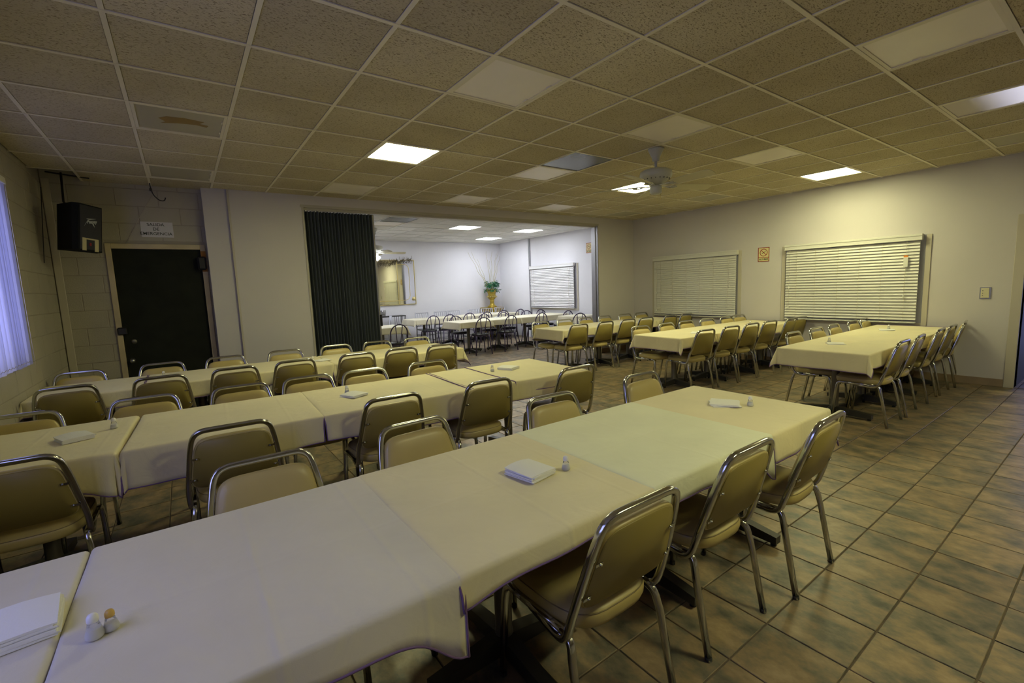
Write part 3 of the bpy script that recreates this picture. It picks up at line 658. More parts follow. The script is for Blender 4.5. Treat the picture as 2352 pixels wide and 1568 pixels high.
# ------------------------------------------------------------------ chairs with chrome frames
def superring(hx0, hx1, hy0, hy1, e, n, z, sc=1):          # rounded trapezoid outline: narrower at y0
    out = []
    cy, hy = (hy0+hy1)/2, (hy1-hy0)/2
    for k in range(n):
        a = 2*PI*k/n; c, s_ = math.cos(a), math.sin(a)
        yy = math.copysign(abs(s_)**e, s_); xx = math.copysign(abs(c)**e, c); t = (yy+1)/2
        out.append(Vector((xx*(hx0+(hx1-hx0)*t)*sc, cy+yy*hy*sc, z)))
    return out
def back_pt(x, s, d): # s along the tilted back from the bend (0 at z=.40), d forward of the frame plane
    tl = math.atan2(.125, .445); return Vector((x, .125-math.sin(tl)*s+math.cos(tl)*d, .40+math.cos(tl)*s+math.sin(tl)*d))
TUBE = .0125
def chair_meshes():
    m = {}
    sq = dict(n=12, square=True)
    LB = math.hypot(.125, .445)
    pth = [(-.198, .34, .393), (-.222, .13, .393)]
    pth += [back_pt(-.226, .10, 0), back_pt(-.197, .345, 0), back_pt(-.172, LB, 0), back_pt(.172, LB, 0), back_pt(.197, .345, 0), back_pt(.226, .10, 0)]
    pth += [(.222, .13, .393), (.198, .34, .393)]
    p = fillet(pth, [.07, .09, .05, .13, .13, .05, .09, .07], 6)
    m['back_frame'] = MB().tube(p, TUBE, **sq).mesh('back_frame', 'chrome')
    for s, nm in ((-1, 'l'), (1, 'r')):
        m['rail_'+nm] = MB().tube([(s*.205, .17, .405), (s*.205, .41, .405)], TUBE, **sq).mesh('side_rail', 'chrome')
        m['rear_'+nm] = MB().tube(fillet([(s*.205, .22, .405), (s*.205, .125, .405), (s*.218, .105, .33), (s*.222, .04, .0)], [.06, .05], 6), TUBE, **sq).mesh('leg', 'chrome')
        m['front_'+nm] = MB().tube(fillet([(s*.205, .38, .405), (s*.205, .475, .405), (s*.212, .485, .34), (s*.215, .515, .0)], [.045, .04], 6), TUBE, **sq).mesh('leg', 'chrome')
        m['rfoot_'+nm] = MB().lathe([(.0125, 0), (.0142, .004), (.0142, .018)], 10, (s*.222, .042, 0)).mesh('foot_cap', 'rubber')
        m['ffoot_'+nm] = MB().lathe([(.0125, 0), (.0142, .004), (.0142, .018)], 10, (s*.215, .513, 0)).mesh('foot_cap', 'rubber')
    lay = [(.90, .404), (.975, .410), (1.005, .428), (1.005, .448), (.985, .459), (.92, .470), (.72, .481), (.35, .486)]
    sr = lambda z, sc: superring(.188, .214, .092, .525, .55, 36, z, sc)
    m['seat'] = MB().rings([sr(z, sc) for sc, z in lay]).mesh('seat', 'vinyl')
    m['piping'] = MB().tube(sr(.4588, .986), .0022, 5, closed=True).mesh('piping', 'pipe')
    # backrest pad: rounded trapezoid in the tilted plane, puffed to the front
    def ring(sc, d, n=36):
        out = []
        for k in range(n):
            a = 2*PI*k/n; c, s_ = math.cos(a), math.sin(a)
            e = .34; yy = math.copysign(abs(s_)**e, s_); xx = math.copysign(abs(c)**e, c); t = (yy+1)/2
            hx = .217+(.170-.217)*t
            out.append(back_pt(xx*hx*(1-(1-sc)*.8), .268+yy*.150*sc, d))
        return out
    m['backrest'] = MB().rings([ring(.97, -.010), ring(1.0, -.006), ring(1.0, .006), ring(.985, .016), ring(.93, .026), ring(.75, .033), ring(.4, .036)]).mesh('backrest', 'vinyl')
    m['back_board'] = MB().rings([ring(.955, -.013), ring(.965, -.0095)]).mesh('back_board', 'vinylb')
    for k, (s, q) in enumerate(((-1, .31), (1, .31), (-1, .185), (1, .185))):
        hx = .217+(.170-.217)*((q-.118)/.30)
        c = MB(); A = [back_pt(s*x, q+dq, -.0155) for x, dq in ((hx-.026, -.006), (hx+.004, -.006), (hx+.004, .006), (hx-.026, .006))]
        B = [p_+Vector((0, -.003, 0)) for p_ in A]; c.rings([A, B], False)
        sc_ = back_pt(s*(hx-.017), q, -.019); c.lathe([(.005, -.002), (.005, .002), (.003, .003)], 8, sc_)
        m['clip%d' % k] = c.mesh('mounting_clip', 'chrome')
    return m
CM = chair_meshes()
def chrome_chair(x, y, face, label, group, full=True):
    t = thing('dining_chair', label, 'chair', (x, y, 0), face, group)
    st = link('seat', CM['seat'], t); link('piping', CM['piping'], st)
    bk = link('backrest', CM['backrest'], t); link('back_board', CM['back_board'], bk)
    link('back_frame', CM['back_frame'], t)
    for s in 'lr':
        link('side_rail', CM['rail_'+s], t)
        a = link('leg', CM['rear_'+s], t); b = link('leg', CM['front_'+s], t)
        if full: link('foot_cap', CM['rfoot_'+s], a); link('foot_cap', CM['ffoot_'+s], b)
    if full:
        for k in range(4): link('mounting_clip', CM['clip%d' % k], bk)
    return t

# ------------------------------------------------------------------ tables, cloths
def table(x0, x1, yc, w, rz, label, group, top=.745, arms=.34):
    xc = (x0+x1)/2; t = thing('pedestal_table', label, 'table', (xc, yc, 0), rz, group); L = x1-x0-.02
    MB().bbox(-L/2, L/2, -w/2+.012, w/2-.012, top-.03, top-.002, .004).build('tabletop', 'laminate', t)
    MB().lathe([(.05, .05), (.042, .09), (.036, .12), (.036, top-.08), (.06, top-.06), (.06, top-.03)], 16).build('column', 'bsteel', t)
    for k in range(4):
        a = k*PI/2; Lk = arms if k % 2 else min(arms, L/2-.02)
        mx = Matrix.Rotation(a, 4, 'Z'); mb = MB()
        mb.add([mx @ Vector(p) for p in ((.03, -.03, .028), (Lk, -.026, .02), (Lk, .026, .02), (.03, .03, .028), (.03, -.03, .105), (Lk, -.026, .062), (Lk, .026, .062), (.03, .03, .105))], [(0, 1, 2, 3), (4, 5, 6, 7), (0, 1, 5, 4), (1, 2, 6, 5), (2, 3, 7, 6), (3, 0, 4, 7)])
        ar = mb.build('base_arm', 'steel', t)
        g = mx @ Vector((Lk-.025, 0, 0)); MB().lathe([(.016, 0), (.016, .012), (.008, .014), (.008, .022)], 10, g).build('levelling_foot', 'rubber', ar)
    br = MB()
    for a in (PI/4, 3*PI/4): br.box(-.28, .28, -.02, .02, top-.05, top-.03, Matrix.Rotation(a, 4, 'Z'))
    br.build('top_bracket', 'steel', t)
    return t

def cloth(x0, x1, yc, w, rz, label, group, d=(0, 0, .1, .15), z=.752, seed=0, res=.03, extra=(0, 0), m='cloth', flare=.18, xo=None, hem='hem', wave=.008):
    """d = drop at left end, right end, front (-y) and back; 0 = lies flat to that edge."""
    rnd = random.Random(seed); L = x1-x0; xc = (x0+x1)/2
    dl, dr, df, db = d
    def axis(a0, a1, o0, o1, step):
        n = max(8, int((a1-a0)/step)); A = [a0+(a1-a0)*i/n for i in range(n+1)]
        fine = [.004, .009, .015, .021]
        for o, base, sg in ((o0, a0, -1), (o1, a1, 1)):
            if o > 0:
                k = max(3, int((o-.021)/.022)); ex = [q for q in fine if q < o]+[.021+(o-.021)*i/k for i in range(1, k+1)]
                A += [base+sg*q for q in ex]
        return sorted(A)
    U = axis(-L/2, L/2, dl, dr, res); V = axis(-w/2, w/2, df, db, res)
    ph = [rnd.uniform(0, 6.28) for _ in range(6)]; fr_ = [rnd.uniform(6, 10), rnd.uniform(13, 19), rnd.uniform(24, 30)]
    r = .013; ar = r*PI/2
    def fold(s, fl):
        if s <= ar: a = s/r; return r*math.sin(a), -(r-r*math.cos(a))
        return r+(s-ar)*fl, -r-(s-ar)*math.sqrt(max(.05, 1-fl*fl))
    def wv(t): return math.sin(t*fr_[0]+ph[0])+.6*math.sin(t*fr_[1]+ph[1])+.3*math.sin(t*fr_[2]+ph[2])
    vs = []
    for v in V:
        for u in U:
            a = u+L/2 if u < -L/2 else (u-L/2 if u > L/2 else 0); b = v+w/2 if v < -w/2 else (v-w/2 if v > w/2 else 0)
            uu, vv = max(-L/2, min(L/2, u)), max(-w/2, min(w/2, v))
            if b < 0: b *= 1+extra[0]*math.exp(-((uu+L/2)/.10)**2)+extra[1]*math.exp(-((uu-L/2)/.10)**2)+.10*math.sin(uu*3.1+ph[3])
            A, B = abs(a), abs(b)
            if A == 0 and B == 0:
                p = (u, v, z+.0012*math.sin(u*9+ph[4])*math.sin(v*7+ph[5])+.0005)
            elif A == 0 or B == 0:
                s = A+B; o_, h = fold(s, .06); sm_ = s/max(.05, (df if b < 0 else db) if B else (dl if a < 0 else dr))
                o_ += wave*min(1.2, sm_)*(wv(uu if B else vv+3)+.8)
                p = (uu+math.copysign(o_, a)*(A > 0), vv+math.copysign(o_, b)*(B > 0), z+h)
            else:
                s = math.hypot(A, B); phi = math.atan2(B, A); o_, h = fold(s, .06+flare*math.sin(2*phi))
                p = (uu+math.copysign(o_*math.cos(phi), a), vv+math.copysign(o_*math.sin(phi), b), z+h)
            vs.append(p)
    nu, nv = len(U), len(V); mb = MB()
    mb.add(vs, [(j*nu+i, j*nu+i+1, (j+1)*nu+i+1, (j+1)*nu+i) for j in range(nv-1) for i in range(nu-1)], True)
    me = mb.mesh('tablecloth', m); o = link('tablecloth', me, None, (xc, yc, 0), rz); tag(o, label, 'tablecloth', group)
    sol = o.modifiers.new('thickness', 'SOLIDIFY'); sol.thickness = .0012; sol.offset = 1
    if hem:
        lp = [Vector(vs[i]) for i in range(nu)]+[Vector(vs[j*nu+nu-1]) for j in range(1, nv)]+[Vector(vs[(nv-1)*nu+i]) for i in range(nu-2, -1, -1)]+[Vector(vs[j*nu]) for j in range(nv-2, 0, -1)]
        MB().tube([p+Vector((0, 0, .002)) for p in lp], .0038, 5, closed=True).build('hem', hem, o)
    return o

def napkins(x, y, z, rz, label, n=6, open_=False):
    t = thing('napkin_stack', label, 'napkins', (x, y, z), rz, 'paper napkins on the tables')
    for k in range(n):
        mb = MB(); w, h_ = .068+random.uniform(-.002, .002), .078+random.uniform(-.002, .002); th = .0034
        vs = []
        for zz in (0, th):
            for j in range(5):
                for i in range(5):
                    u, v = -1+i/2, -1+j/2
                    vs.append((u*w, v*h_, k*.0038+zz+.0018*math.sin(u*2.2+k*.3)*(v+1)+(.002 if zz and abs(u) < .6 else 0)))
        fs = [(j*5+i, j*5+i+1, (j+1)*5+i+1, (j+1)*5+i) for j in range(4) for i in range(4)]
        fs2 = [tuple(25+q for q in reversed(f_)) for f_ in fs]
        rim = [i for i in range(5)]+[j*5+4 for j in range(1, 5)]+[20+i for i in range(3, -1, -1)]+[j*5 for j in range(3, 0, -1)]
        sd = [(rim[i], rim[(i+1) % 16], rim[(i+1) % 16]+25, rim[i]+25) for i in range(16)]
        o = mb.add(vs, fs+fs2+sd).build('napkin', 'napkin', t); o.rotation_euler = (0, 0, random.uniform(-.05, .05)+(.25 if open_ and k == 0 else 0)); o.location = (random.uniform(-.003, .003), random.uniform(-.003, .003), 0)
SG = MB().lathe([(.018, 0), (.021, .004), (.021, .012), (.015, .034), (.0125, .045), (.0115, .048)], 14).mesh('glass_body', 'glass')
SS = MB().lathe([(.0165, .002), (.0185, .005), (.0185, .011), (.0145, .026), (.012, .027)], 12).mesh('salt', 'salt')
SC = MB().lathe([(.0125, .046), (.0135, .050), (.013, .060), (.009, .067), (.003, .069)], 14)
SCW, SCA = SC.mesh('cap', 'cap'), SC.mesh('cap', 'amber')
def shaker(x, y, z, label, amber=False, sc=1.0):
    t = thing('salt_shaker', label, 'shaker', (x, y, z), 0, 'shakers on the tables'); t.scale = (sc*.85,)*3
    link('glass_body', SG, t); link('salt', SS, t); link('cap', SCA if amber else SCW, t)

ZC = .752
ORD = ['first', 'second', 'third', 'fourth', 'fifth', 'sixth', 'seventh']
# --- row A, nearest the camera
RA = [(-.94, -.155), (-.125, .695), (.715, 1.52), (1.535, 2.42), (2.435, 3.10)]
NA = 'frontmost table row'
for k, (a, b) in enumerate(RA): table(a, b, -1.54, .84, 0, 'pedestal table with dark cross base, %s from the left in the %s' % (ORD[k], NA), 'pedestal tables')
GC = 'cloths on the table rows'
cloth(-.94, -.155, -1.545, .84, 0, 'blue lit pale cloth at the bottom left corner, napkins on it', GC, (.02, .12, .14, .15), seed=1, m='cloth_grey', flare=.05, wave=.004)
cloth(-.125, .70, -1.545, .85, 0, 'large greyish cream cloth nearest the camera, purple hem, two small shakers on it', GC, (.12, .035, .095, .15), seed=2, m='cloth_grey', res=.02, extra=(0, 1.3), flare=.05, wave=.006)
cloth(.705, 1.535, -1.545, .85, 0, 'yellow cream cloth under the neat napkin pile, frontmost row', GC, (.02, .025, .078, .15), seed=3, res=.02, z=.7545, extra=(.3, .2), wave=.005)
cloth(1.53, 2.43, -1.545, .85, 0, 'bare pale greenish cream cloth in the frontmost row, nothing on it', GC, (.02, .03, .10, .15), seed=4, m='cloth_pale', res=.02, z=.757, extra=(.2, 1.2), flare=.1, wave=.006)
cloth(2.435, 3.12, -1.545, .85, 0, 'cream cloth at the right end of the frontmost row, napkins and shaker', GC, (.02, .16, .16, .15), seed=5, res=.02, z=.7545, wave=.008)
# --- row B, middle left
def B(x): return .478-.045*(x+.1)
rb = -.045
RB = [(-.94, -.175), (-.125, .83), (.86, 1.92), (1.95, 3.04)]
for k, (a, b) in enumerate(RB): table(a, b, B((a+b)/2), .86, rb, 'pedestal table, %s from the left in the second table row' % ORD[k], 'pedestal tables')
for k, (a, b, d, ex, lab, zz) in enumerate(((-.94, -.175, (.02, .10, .16, .16), (0, .35), 'violet tinted cloth at the left edge, second row, napkins and shaker', .752),
    (-.13, .835, (.10, .01, .19, .16), (0, 0), 'cream cloth, second row, left of the purple hemmed gap, nothing on it', .752),
    (.855, 1.93, (.01, .0, .18, .16), (0, 0), 'cream cloth, second row, right of the purple hemmed gap, napkins on it', .752),
    (1.90, 3.05, (.0, .17, .17, .16), (0, 0), 'cream cloth at the right end of the second row, lower layer', .7545),
    (2.30, 3.06, (.0, .14, .11, .12), (0, 0), 'cream overlay cloth at the right end of the second row, napkin pile on it', .7575))):
    cloth(a, b, B((a+b)/2), .87, rb, lab, GC, d, seed=10+k, extra=ex, z=zz, flare=.12)
# --- row C, by the emergency exit
RC = [(-.94, -.18), (-.16, .64), (.65, 1.44), (1.46, 2.26), (2.28, 3.06)]
for k, (a, b) in enumerate(RC): table(a, b, 2.57, .78, 0, 'pedestal table, %s from the left in the row by the emergency exit' % ORD[k], 'pedestal tables')
cloth(-.94, -.18, 2.57, .79, 0, 'tan cloth in the left corner by the block wall', GC, (.10, .0, .15, .15), seed=20, flare=.3)
cloth(-.19, 1.44, 2.57, .79, 0, 'long cream cloth in front of the emergency exit door', GC, (.0, .09, .15, .15), seed=21, z=.7545, extra=(0, .3), flare=.15)
cloth(1.47, 3.07, 2.57, .79, 0, 'long cream cloth in front of the black folding door', GC, (.09, .20, .15, .15), seed=22, extra=(.3, 0), flare=.3)
# --- three rows by the right wall
def lin(y0, sl, x0): return lambda x: y0+sl*(x-x0)
YD, YE, YFt = lin(3.05, -.04, 5.3), lin(.96, -.045, 5.5), lin(-1.09, 0, 5.4)
ROWS = [('D', 'far right corner row', YD, -.04, .74, [(5.30, 6.05), (6.08, 6.85), (6.88, 7.65), (7.68, 8.40)]),
        ('E', 'row below the two wall blinds', YE, -.045, .77, [(5.48, 6.23), (6.26, 7.02), (7.05, 7.80), (7.83, 8.50)]),
        ('F', 'row nearest the light switch', YFt, 0, .80, [(5.38, 6.25), (6.27, 6.93), (6.96, 7.72), (7.75, 8.48)])]
for nm, lab, fy, rz, w, segs in ROWS:
    for k, (a, b) in enumerate(segs):
        table(a, b, fy((a+b)/2), w, math.atan(rz), 'pedestal table, %s from the aisle, %s' % (ORD[k], lab), 'pedestal tables')
        cloth(a, b, fy((a+b)/2), w+.01, math.atan(rz), 'cream cloth, %s from the aisle, %s' % (ORD[k], lab), GC, (.19 if k == 0 else .07, .07 if k < 3 else .0, .14, .14), seed=40+k+10*ord(nm), res=.04, flare=.30 if k == 0 else .12)

# --- chairs
GCH = 'tan vinyl chrome chairs'
def lab_chair(k, n, side, row): return 'tan vinyl chair, %s from left, %s side, %s' % (ORD[k], side, row)
A_near = [(1.268, -2.135, .0), (1.962, -2.118, .0), (2.612, -2.165, .03)]
A_far = [(.381, -.883, 0), (1.073, -.835, .05), (1.95, -.90, -.04), (2.835, -.866, 0)]
LN = ['largest tan vinyl chair, back to the camera, under the cloth with the neat napkin pile', 'tan vinyl chair, back to the camera, at the pale greenish cloth', 'tan vinyl chair, back to the camera, at the right end of the frontmost row']
for k, (x, y, r) in enumerate(A_near): chrome_chair(x, y, r, LN[k], GCH)
for k, (x, y, r) in enumerate(A_far): chrome_chair(x, y, PI+r, lab_chair(k, 4, 'far', 'frontmost table row'), GCH)
chrome_chair(.28, -2.44, 0, 'tan vinyl chair seat corner peeking out at the bottom edge, frontmost table row', GCH)
for k, (x, y, r) in enumerate([(-.53, -.16, .0), (.32, -.215, 0), (1.212, -.216, .02), (1.924, -.25, -.02), (2.741, -.32, 0)]):
    chrome_chair(x, y, r-.03, lab_chair(k, 5, 'near', 'second table row'), GCH)
for k, (x, y) in enumerate([(-.714, 1.03), (-.108, 1.06), (.469, 1.0), (.948, 1.0), (1.398, .955), (1.979, .925)]):
    chrome_chair(x, y, PI-.03, lab_chair(k, 6, 'far', 'second table row'), GCH)
for k, (x, y) in enumerate([(-.665, 2.06), (-.052, 2.03), (.516, 2.05), (1.054, 2.08), (1.677, 2.05), (2.197, 2.055), (2.688, 1.99)]):
    chrome_chair(x, y, random.uniform(-.05, .05), lab_chair(k, 7, 'near', 'exit door row'), GCH)
for k, (x, y) in enumerate([(-.711, 3.07), (-.068, 3.11), (.51, 3.12), (1.133, 3.14), (1.729, 3.13), (2.263, 3.10), (2.832, 3.08)]):
    chrome_chair(x, y, PI+random.uniform(-.05, .05), lab_chair(k, 7, 'far', 'exit door row'), GCH)
CH = {'D': ([5.515, 6.136, 6.699, 7.186, 7.9, 8.4], [5.511, 6.097, 6.636, 7.163, 7.764, 8.267]), 'E': ([5.805, 6.396, 6.917, 7.424, 8.076, 8.373], [5.774, 6.371, 6.876, 7.446, 8.01, 8.4]), 'F': ([5.861, 6.426, 7.224, 7.771, 8.4], [6.071, 6.722, 7.275, 7.943, 8.4])}      # distance of each chair along its row
for nm, lab, fy, rz, w, segs in ROWS:
    for side, lst, sg, r0 in (('near', CH[nm][0], -1, 0), ('far', CH[nm][1], 1, PI)):
        for k, x in enumerate(lst):
            y = fy(x)+sg*(w/2+.15)
            chrome_chair(x, y, r0+math.atan(rz)+random.uniform(-.05, .05)+(.14 if nm == 'F' and side == 'near' and k == 4 else 0), lab_chair(k, len(lst), side, lab), GCH, full=False)

# --- table settings
for (x, y, r, lab, n, op) in ((1.253, -1.579, .15, 'neat thick white napkin pile, frontmost row beside a shaker', 7, False), (2.79, -1.54, .5, 'white napkins at the right end of the frontmost row', 4, True),
    (-.215, -1.50, .1, 'blurred white napkin pile at the bottom left corner', 8, False), (-.40, .50, .35, 'white napkin pile on the violet tinted cloth, second row', 6, False),
    (1.145, .42, .3, 'white napkins with loose corner, middle of the second row', 4, True), (2.574, .437, .4, 'thick white napkin pile, right end of the second row', 6, False),
    (1.42, 2.52, .2, 'thin white napkins beside a shaker in the exit door row', 2, True), (2.50, 2.56, .1, 'thin white napkins at the folding door end of the exit row', 2, True),
    (6.123, .75, .3, 'white napkins at the aisle end of the middle right row', 3, True), (7.59, .70, .3, 'white napkins at the wall end of the middle right row', 3, True),
    (5.97, -1.02, .4, 'white napkins at the aisle end of the row nearest the light switch', 3, True), (7.72, -1.0, .3, 'white napkins at the wall end of the row nearest the light switch', 3, True),
    (7.80, 2.95, .3, 'white napkins on the far right corner row', 3, True)):
    napkins(x, y, ZC+(.007 if (1.2 < x < 1.3 or 2.3 < x < 3) and y < 1 else .004), r, lab, n, op)
for (x, y, lab, am, sc) in ((1.392, -1.641, 'small white topped salt shaker beside the neat napkin pile', False, 1), (2.862, -1.657, 'small salt shaker at the right end of the frontmost row', False, 1),
    (-.068, -1.640, 'white topped shaker, bottom left of the nearest cloth', False, 1), (-.040, -1.630, 'amber topped shaker, bottom left of the nearest cloth', True, .85),
    (-.24, .627, 'shaker with orange tint on the violet tinted cloth', False, 1.1), (1.125, .53, 'clear glass shaker behind napkins, middle of the second row', False, 1.05),
    (2.40, .446, 'clear glass shaker left of the thick pile, second row', False, 1.05), (-.051, 2.69, 'shaker in front of the exit door', False, 1), (1.32, 2.56, 'shaker left of thin napkins in the exit door row', False, 1),
    (7.66, .77, 'tiny shaker at the wall end of the middle right row', False, 1), (6.08, -.92, 'tiny shaker, aisle end of the row nearest the light switch', False, 1), (7.88, -.98, 'tiny shaker, wall end of the row nearest the light switch', False, 1)):
    shaker(x, y, ZC+(.007 if (1.2 < x < 1.5 or 2.3 < x < 3) and y < 1 else .0035), lab, am, sc)

# ------------------------------------------------------------------ second room
R1 = [(5.17, 6.02), (6.04, 6.86), (6.90, 7.66), (7.68, 8.45)]; R2 = [(4.97, 5.80), (5.82, 6.64), (6.66, 7.48), (7.50, 8.28)]
G2 = 'pedestal tables in the second room'; GC2 = 'ivory cloths in the second room'
for nm, segs, yc in (('front', R1, 6.36), ('back', R2, 8.34)):
    for k, (a, b) in enumerate(segs):
        table(a, b, yc, .76, 0, 'pedestal table, %s from left, %s row of the second room' % (ORD[k], nm), G2)
        cloth(a, b, yc, .78, 0, 'ivory cloth, %s from left, %s row of the second room' % (ORD[k], nm), GC2, (.17 if k == 0 else .09, .09, .14, .14), seed=70+k, res=.045, m='cloth2', flare=.32, hem=None)
table(3.25, 4.05, 6.72, .80, 0, 'pedestal table beside the folding door in the second room', G2); cloth(3.25, 4.05, 6.72, .82, 0, 'ivory cloth on the table beside the folding door, second room', GC2, (.15, .2, .15, .15), seed=80, res=.045, m='cloth2', flare=.32, hem=None)
table(7.72, 8.45, 5.22, .62, 0, 'small pedestal table by the right jamb in the second room', G2); cloth(7.72, 8.45, 5.22, .64, 0, 'ivory cloth by the right jamb in the second room', GC2, (.18, .1, .15, .15), seed=81, res=.045, m='cloth2', flare=.32, hem=None)
napkins(6.57, 6.55, .757, .2, 'white napkins on the front row of the second room', 3, True); napkins(7.7, 8.5, .757, .2, 'white napkins on the back row of the second room', 3, True)

def arch_meshes():
    m = {}; tl = lambda z: -(z-.44)*.13
    P = [(-.185, .03+tl(.44), .44)]+[(-.185+0, .03+tl(z), z) for z in (.55, .64)]
    top = arc((0, 0, .665), .185, PI, 0, 14); P += [Vector((p.x, .03+tl(p.z), p.z)) for p in top]+[(.185, .03+tl(.55), .55), (.185, .03+tl(.44), .44)]
    m['arch'] = MB().tube(P, .0125, 8).mesh('back_arch', 'purple')
    for s in (-1, 1): m['slat%d' % s] = MB().tube([(s*.035, .035, .455), (s*.075, .035+tl(.835), .825)], .009, 6).mesh('back_rod', 'purple')
    m['seat'] = MB().lathe([(.17, .445), (.195, .45), (.20, .462), (.19, .478), (.14, .488), (.04, .49)], 24, (0, .20, 0), 1.0, .98).mesh('seat', 'blackv')
    m['ring'] = MB().lathe([(.17, .425), (.192, .427), (.195, .445), (.17, .447)], 24, (0, .20, 0)).mesh('seat_ring', 'purple')
    for k, (sx, y0, y1) in enumerate(((-1, .06, .015), (1, .06, .015), (-1, .34, .40), (1, .34, .40))):
        m['leg%d' % k] = MB().tube([(sx*.155, y0, .435), (sx*.205, y1, 0)], .0125, 8).mesh('leg', 'purple')
    return m
AM = arch_meshes()
def arch_chair(x, y, rz, label):
    t = thing('bistro_chair', label, 'chair', (x, y, 0), rz, 'violet arch back chairs in the second room')
    link('back_arch', AM['arch'], t); link('back_rod', AM['slat-1'], t); link('back_rod', AM['slat1'], t)
    link('seat_ring', AM['ring'], link('seat', AM['seat'], t))
    for k in range(4): link('leg', AM['leg%d' % k], t)
for nm, Y, r0, lst in (('near side of the front row', 5.72, 0, [5.627, 6.393, 7.318, 8.199]),
                       ('far side of the front row', 6.92, PI, [5.586, 6.415, 7.027, 7.796, 8.3]),
                       ('near side of the back row', 7.75, 0, [5.373, 5.853, 6.451, 7.012, 7.582, 8.179])):
    for k, x in enumerate(lst):
        arch_chair(x, Y, r0+random.uniform(-.15, .15), 'violet arch back chair, %s from left, %s, second room' % (ORD[k], nm))
arch_chair(3.643, 5.75, .05, 'violet arch back chair beside the folding door, back to the camera')
arch_chair(7.582, 4.65, -.2, 'violet arch back chair nearest the right jamb of the opening')

def chiav_meshes():
    m = {}
    for s in (-1, 1):
        m['post%d' % s] = MB().tube([(s*.19, .0, 0), (s*.185, .04, .44), (s*.18, -.02, .90)], [.015, .017, .015], 8).mesh('rear_post', 'silver')
        m['leg%d' % s] = MB().tube([(s*.19, .42, 0), (s*.185, .40, .44)], .013, 8).mesh('leg', 'silver')
    m['rail'] = MB().tube([(-.18, -.018, .885), (.18, -.018, .885)], .010, 8).mesh('top_rail', 'silver')
    m['rail2'] = MB().tube([(-.182, .03, .53), (.182, .03, .53)], .009, 8).mesh('lower_rail', 'silver')
    m['spindle'] = MB().tube([(0, .028, .53), (0, -.017, .885)], .009, 6).mesh('spindle', 'silver')
    m['seat'] = MB().bbox(-.195, .195, .02, .42, .43, .46, .01).mesh('seat', 'silver')
    st = MB()
    for z in (.16, .30):
        for a, b in (((-.188, .02, z), (-.188, .41, z)), ((.188, .02, z), (.188, .41, z)), ((-.188, .41, z), (.188, .41, z)), ((-.188, .02, z), (.188, .02, z))): st.tube([a, b], .008, 6)
    m['stretcher'] = st.mesh('stretcher', 'silver')
    return m
VM = chiav_meshes()
def chiavari(x, y, rz, label):
    t = thing('spindle_chair', label, 'chair', (x, y, 0), rz, 'silver spindle back chairs')
    for s in (-1, 1): link('rear_post', VM['post%d' % s], t); link('leg', VM['leg%d' % s], t)
    link('top_rail', VM['rail'], t); link('lower_rail', VM['rail2'], t); link('seat', VM['seat'], t); link('stretcher', VM['stretcher'], t)
    for k in range(5): link('spindle', VM['spindle'], t, (-.12+k*.06, 0, 0))
for k, x in enumerate([5.504, 6.079, 6.512, 7.155, 7.639, 8.11]):
    chiavari(x, 8.69, PI+random.uniform(-.12, .12), 'silver spindle back chair, %s from left, along the far wall' % ORD[k])
chiavari(4.462, 8.35, 1.1, 'silver spindle back chair in front of the black console rack')

# black console rack and bucket
cs = thing('console_rack', 'black metal rack with vertical bars against the far wall', 'rack', (4.66, 8.95, 0))
for z in (.05, .52, .83): MB().bbox(-.42, .42, -.16, .16, z, z+.025, .004).build('shelf', 'black', cs)
for sx in (-.41, .41):
    for sy in (-.15, .15): MB().tube([(sx, sy, 0), (sx, sy, .84)], .011, 8).build('leg', 'black', cs)
for k in range(6): MB().tube([(.10+k*.055, -.15, .54), (.10+k*.055, -.15, .83)], .006, 6).build('bar', 'black', cs)
bu = thing('glass_bucket', 'clear bucket standing on the black console rack', 'bucket', (4.50, 8.95, .856))
MB().rings([[(r*math.cos(2*PI*k/20), r*math.sin(2*PI*k/20), z) for k in range(20)] for r, z in ((.06, 0), (.085, .16), (.08, .16), (.056, .006))]).build('body', 'glass', bu)

# gold urn on pedestal
ux, uy = 8.03, 8.99
pd = thing('pedestal', 'square gold pedestal in the far corner of the second room', 'pedestal', (ux, uy, 0), 0)
for nm, a, z0, z1 in (('base', .25, 0, .10), ('shaft', .20, .10, .74), ('capital', .24, .74, .84), ('top_slab', .28, .84, .90)): MB().bbox(-a, a, -a, a, z0, z1, .015).build(nm, 'gold', pd)
un = thing('urn', 'antique gold urn on the pedestal', 'urn', (ux, uy, .90))
MB().lathe([(.145, 0), (.145, .03), (.12, .045), (.075, .09), (.062, .16), (.075, .215), (.06, .225), (.10, .26), (.125, .30)], 28).build('foot', 'gold', un)
MB().lathe([(.118, .30), (.15, .315), (.155, .345), (.12, .37), (.122, .42), (.15, .50), (.185, .545), (.195, .56), (.16, .555), (.14, .52)], 28).build('bowl', 'gold', un)
gd = MB()
for k in range(18): a = 2*PI*k/18; gd.lathe([(.004, -.022), (.014, -.012), (.016, 0), (.014, .012), (.004, .022)], 6, (.152*math.cos(a), .152*math.sin(a), .33))
gd.build('gadroon_band', 'goldb', un)
pf = thing('potted_greenery', 'green silk foliage with tall pale curly twigs in the gold urn', 'plant', (ux, uy-.02, 1.43))
rl = random.Random(3); lm = MB()
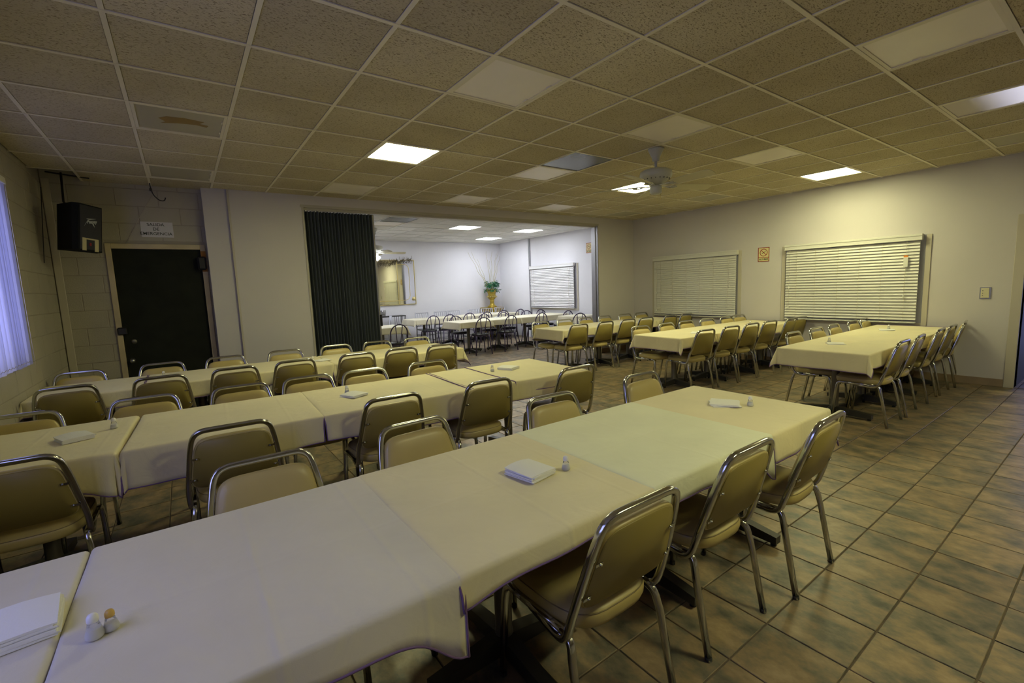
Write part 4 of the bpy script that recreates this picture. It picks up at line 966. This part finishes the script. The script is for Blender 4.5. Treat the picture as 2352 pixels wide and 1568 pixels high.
for k in range(420):
    a = rl.uniform(0, 2*PI); el = rl.uniform(-.5, 1.3); rr = rl.uniform(.07, .21)*(1 if el > 0 else 1.1)
    c = Vector((math.cos(a)*rr*math.cos(el*.7), math.sin(a)*rr*math.cos(el*.7), .10+rr*math.sin(el)*.95-.05*(el < 0)))
    L_ = rl.uniform(.06, .10); q = Matrix.Translation(c) @ Matrix.Rotation(a+rl.uniform(-.6, .6), 4, 'Z') @ Matrix.Rotation(rl.uniform(-.3, 1.2), 4, 'Y') @ Matrix.Rotation(rl.uniform(-.6, .6), 4, 'X')
    lm.add([q @ Vector(p) for p in ((0, 0, 0), (L_*.5, L_*.26, .004), (L_, 0, -.008), (L_*.5, -L_*.26, .004), (L_*.5, 0, .010))], [(0, 4, 1), (1, 4, 2), (2, 4, 3), (3, 4, 0)])
tag(lm.build('foliage', 'leaf', pf), kind='stuff')
sm_ = MB()
for k in range(14): a = 2*PI*k/14; sm_.tube([(0, 0, -.30), (.03*math.cos(a), .03*math.sin(a), 0), (.2*math.cos(a), .2*math.sin(a), .10+.1*(k % 3))], .003, 4)
tag(sm_.build('stem', 'leaf', pf), kind='stuff')
for (dx, dy, hh) in ((-.80, .0, 1.15), (-.68, .03, 1.18), (-.48, .0, .95), (-.10, .15, 1.2), (.02, .2, .9), (.22, .05, 1.12), (.30, .08, 1.2), (.33, .0, 1.05), (.12, .2, 1.2)):
    P = []
    for i in range(16):
        t_ = i/15; P.append((dx*t_+.022*math.sin(t_*19+dx*7), dy*.6*t_+.022*math.cos(t_*16+dx*5), -.2+(hh+.2)*t_))
    MB().tube(P, [.009*(1-.7*i/15) for i in range(16)], 5).build('curly_twig', 'twig', pf)

# mirror with brass frame and garland
mi = thing('wall_mirror', 'large brass framed mirror on the far wall of the second room', 'mirror', (4.95, YF, 1.75))
hw_, hh_ = .66, .615
MB().box(-hw_, hw_, -.018, -.006, -hh_, hh_).build('mirror_glass', 'mirror', mi)
f_ = MB()
for (a, b, c, d) in ((-hw_-.01, hw_+.01, hh_-.006, hh_+.012), (-hw_-.01, hw_+.01, -hh_-.012, -hh_+.006), (-hw_-.012, -hw_+.006, -hh_, hh_), (hw_-.006, hw_+.012, -hh_, hh_)): f_.bbox(a, b, -.034, -.004, c, d, .005)
f_.build('frame', 'goldb', mi)
ip = fillet([(.17, -.02, .50), (.50, -.02, .50), (.50, -.02, -.50), (.17, -.02, -.50)], [.16, .16], 7)
MB().tube(ip, .008, 6).build('inner_moulding', 'goldb', mi)
MB().box(.145, .17, -.026, -.016, -.60, .60).build('moulding', 'goldb', mi)
MB().box(-.62, .16, -.024, -.016, -.52, -.495).build('moulding', 'goldb', mi)
MB().lathe([(.03, -.05), (.045, -.02), (.03, .03), (.012, .06)], 10, (.60, -.045, -.47)).build('corner_ornament', 'goldb', mi)
ga = thing('garland', 'brown twig garland draped over the mirror top', 'garland', (4.95, YF-.05, 2.30))
gv = MB(); rg = random.Random(9)
for k in range(150):
    x = rg.uniform(-.55, .58); zc = .02+.10*max(0, x)*1.0+(-.04 if x < 0 else 0); a = rg.uniform(-1, 1)*2.2; L_ = rg.uniform(.05, .12)
    gv.tube([(x, .0, zc), (x+L_*.5*math.cos(a), -rg.uniform(0, .05), zc+L_*.5*math.sin(a)), (x+L_*math.cos(a)*.9, -rg.uniform(0, .06), zc+L_*math.sin(a))], .004, 4)
tag(gv.build('twigs', 'bark', ga), kind='stuff')
MB().lathe([(.005, -.03), (.03, -.015), (.034, 0), (.02, .02)], 8, (.20, -.03, .06)).build('white_flower', 'white', ga)
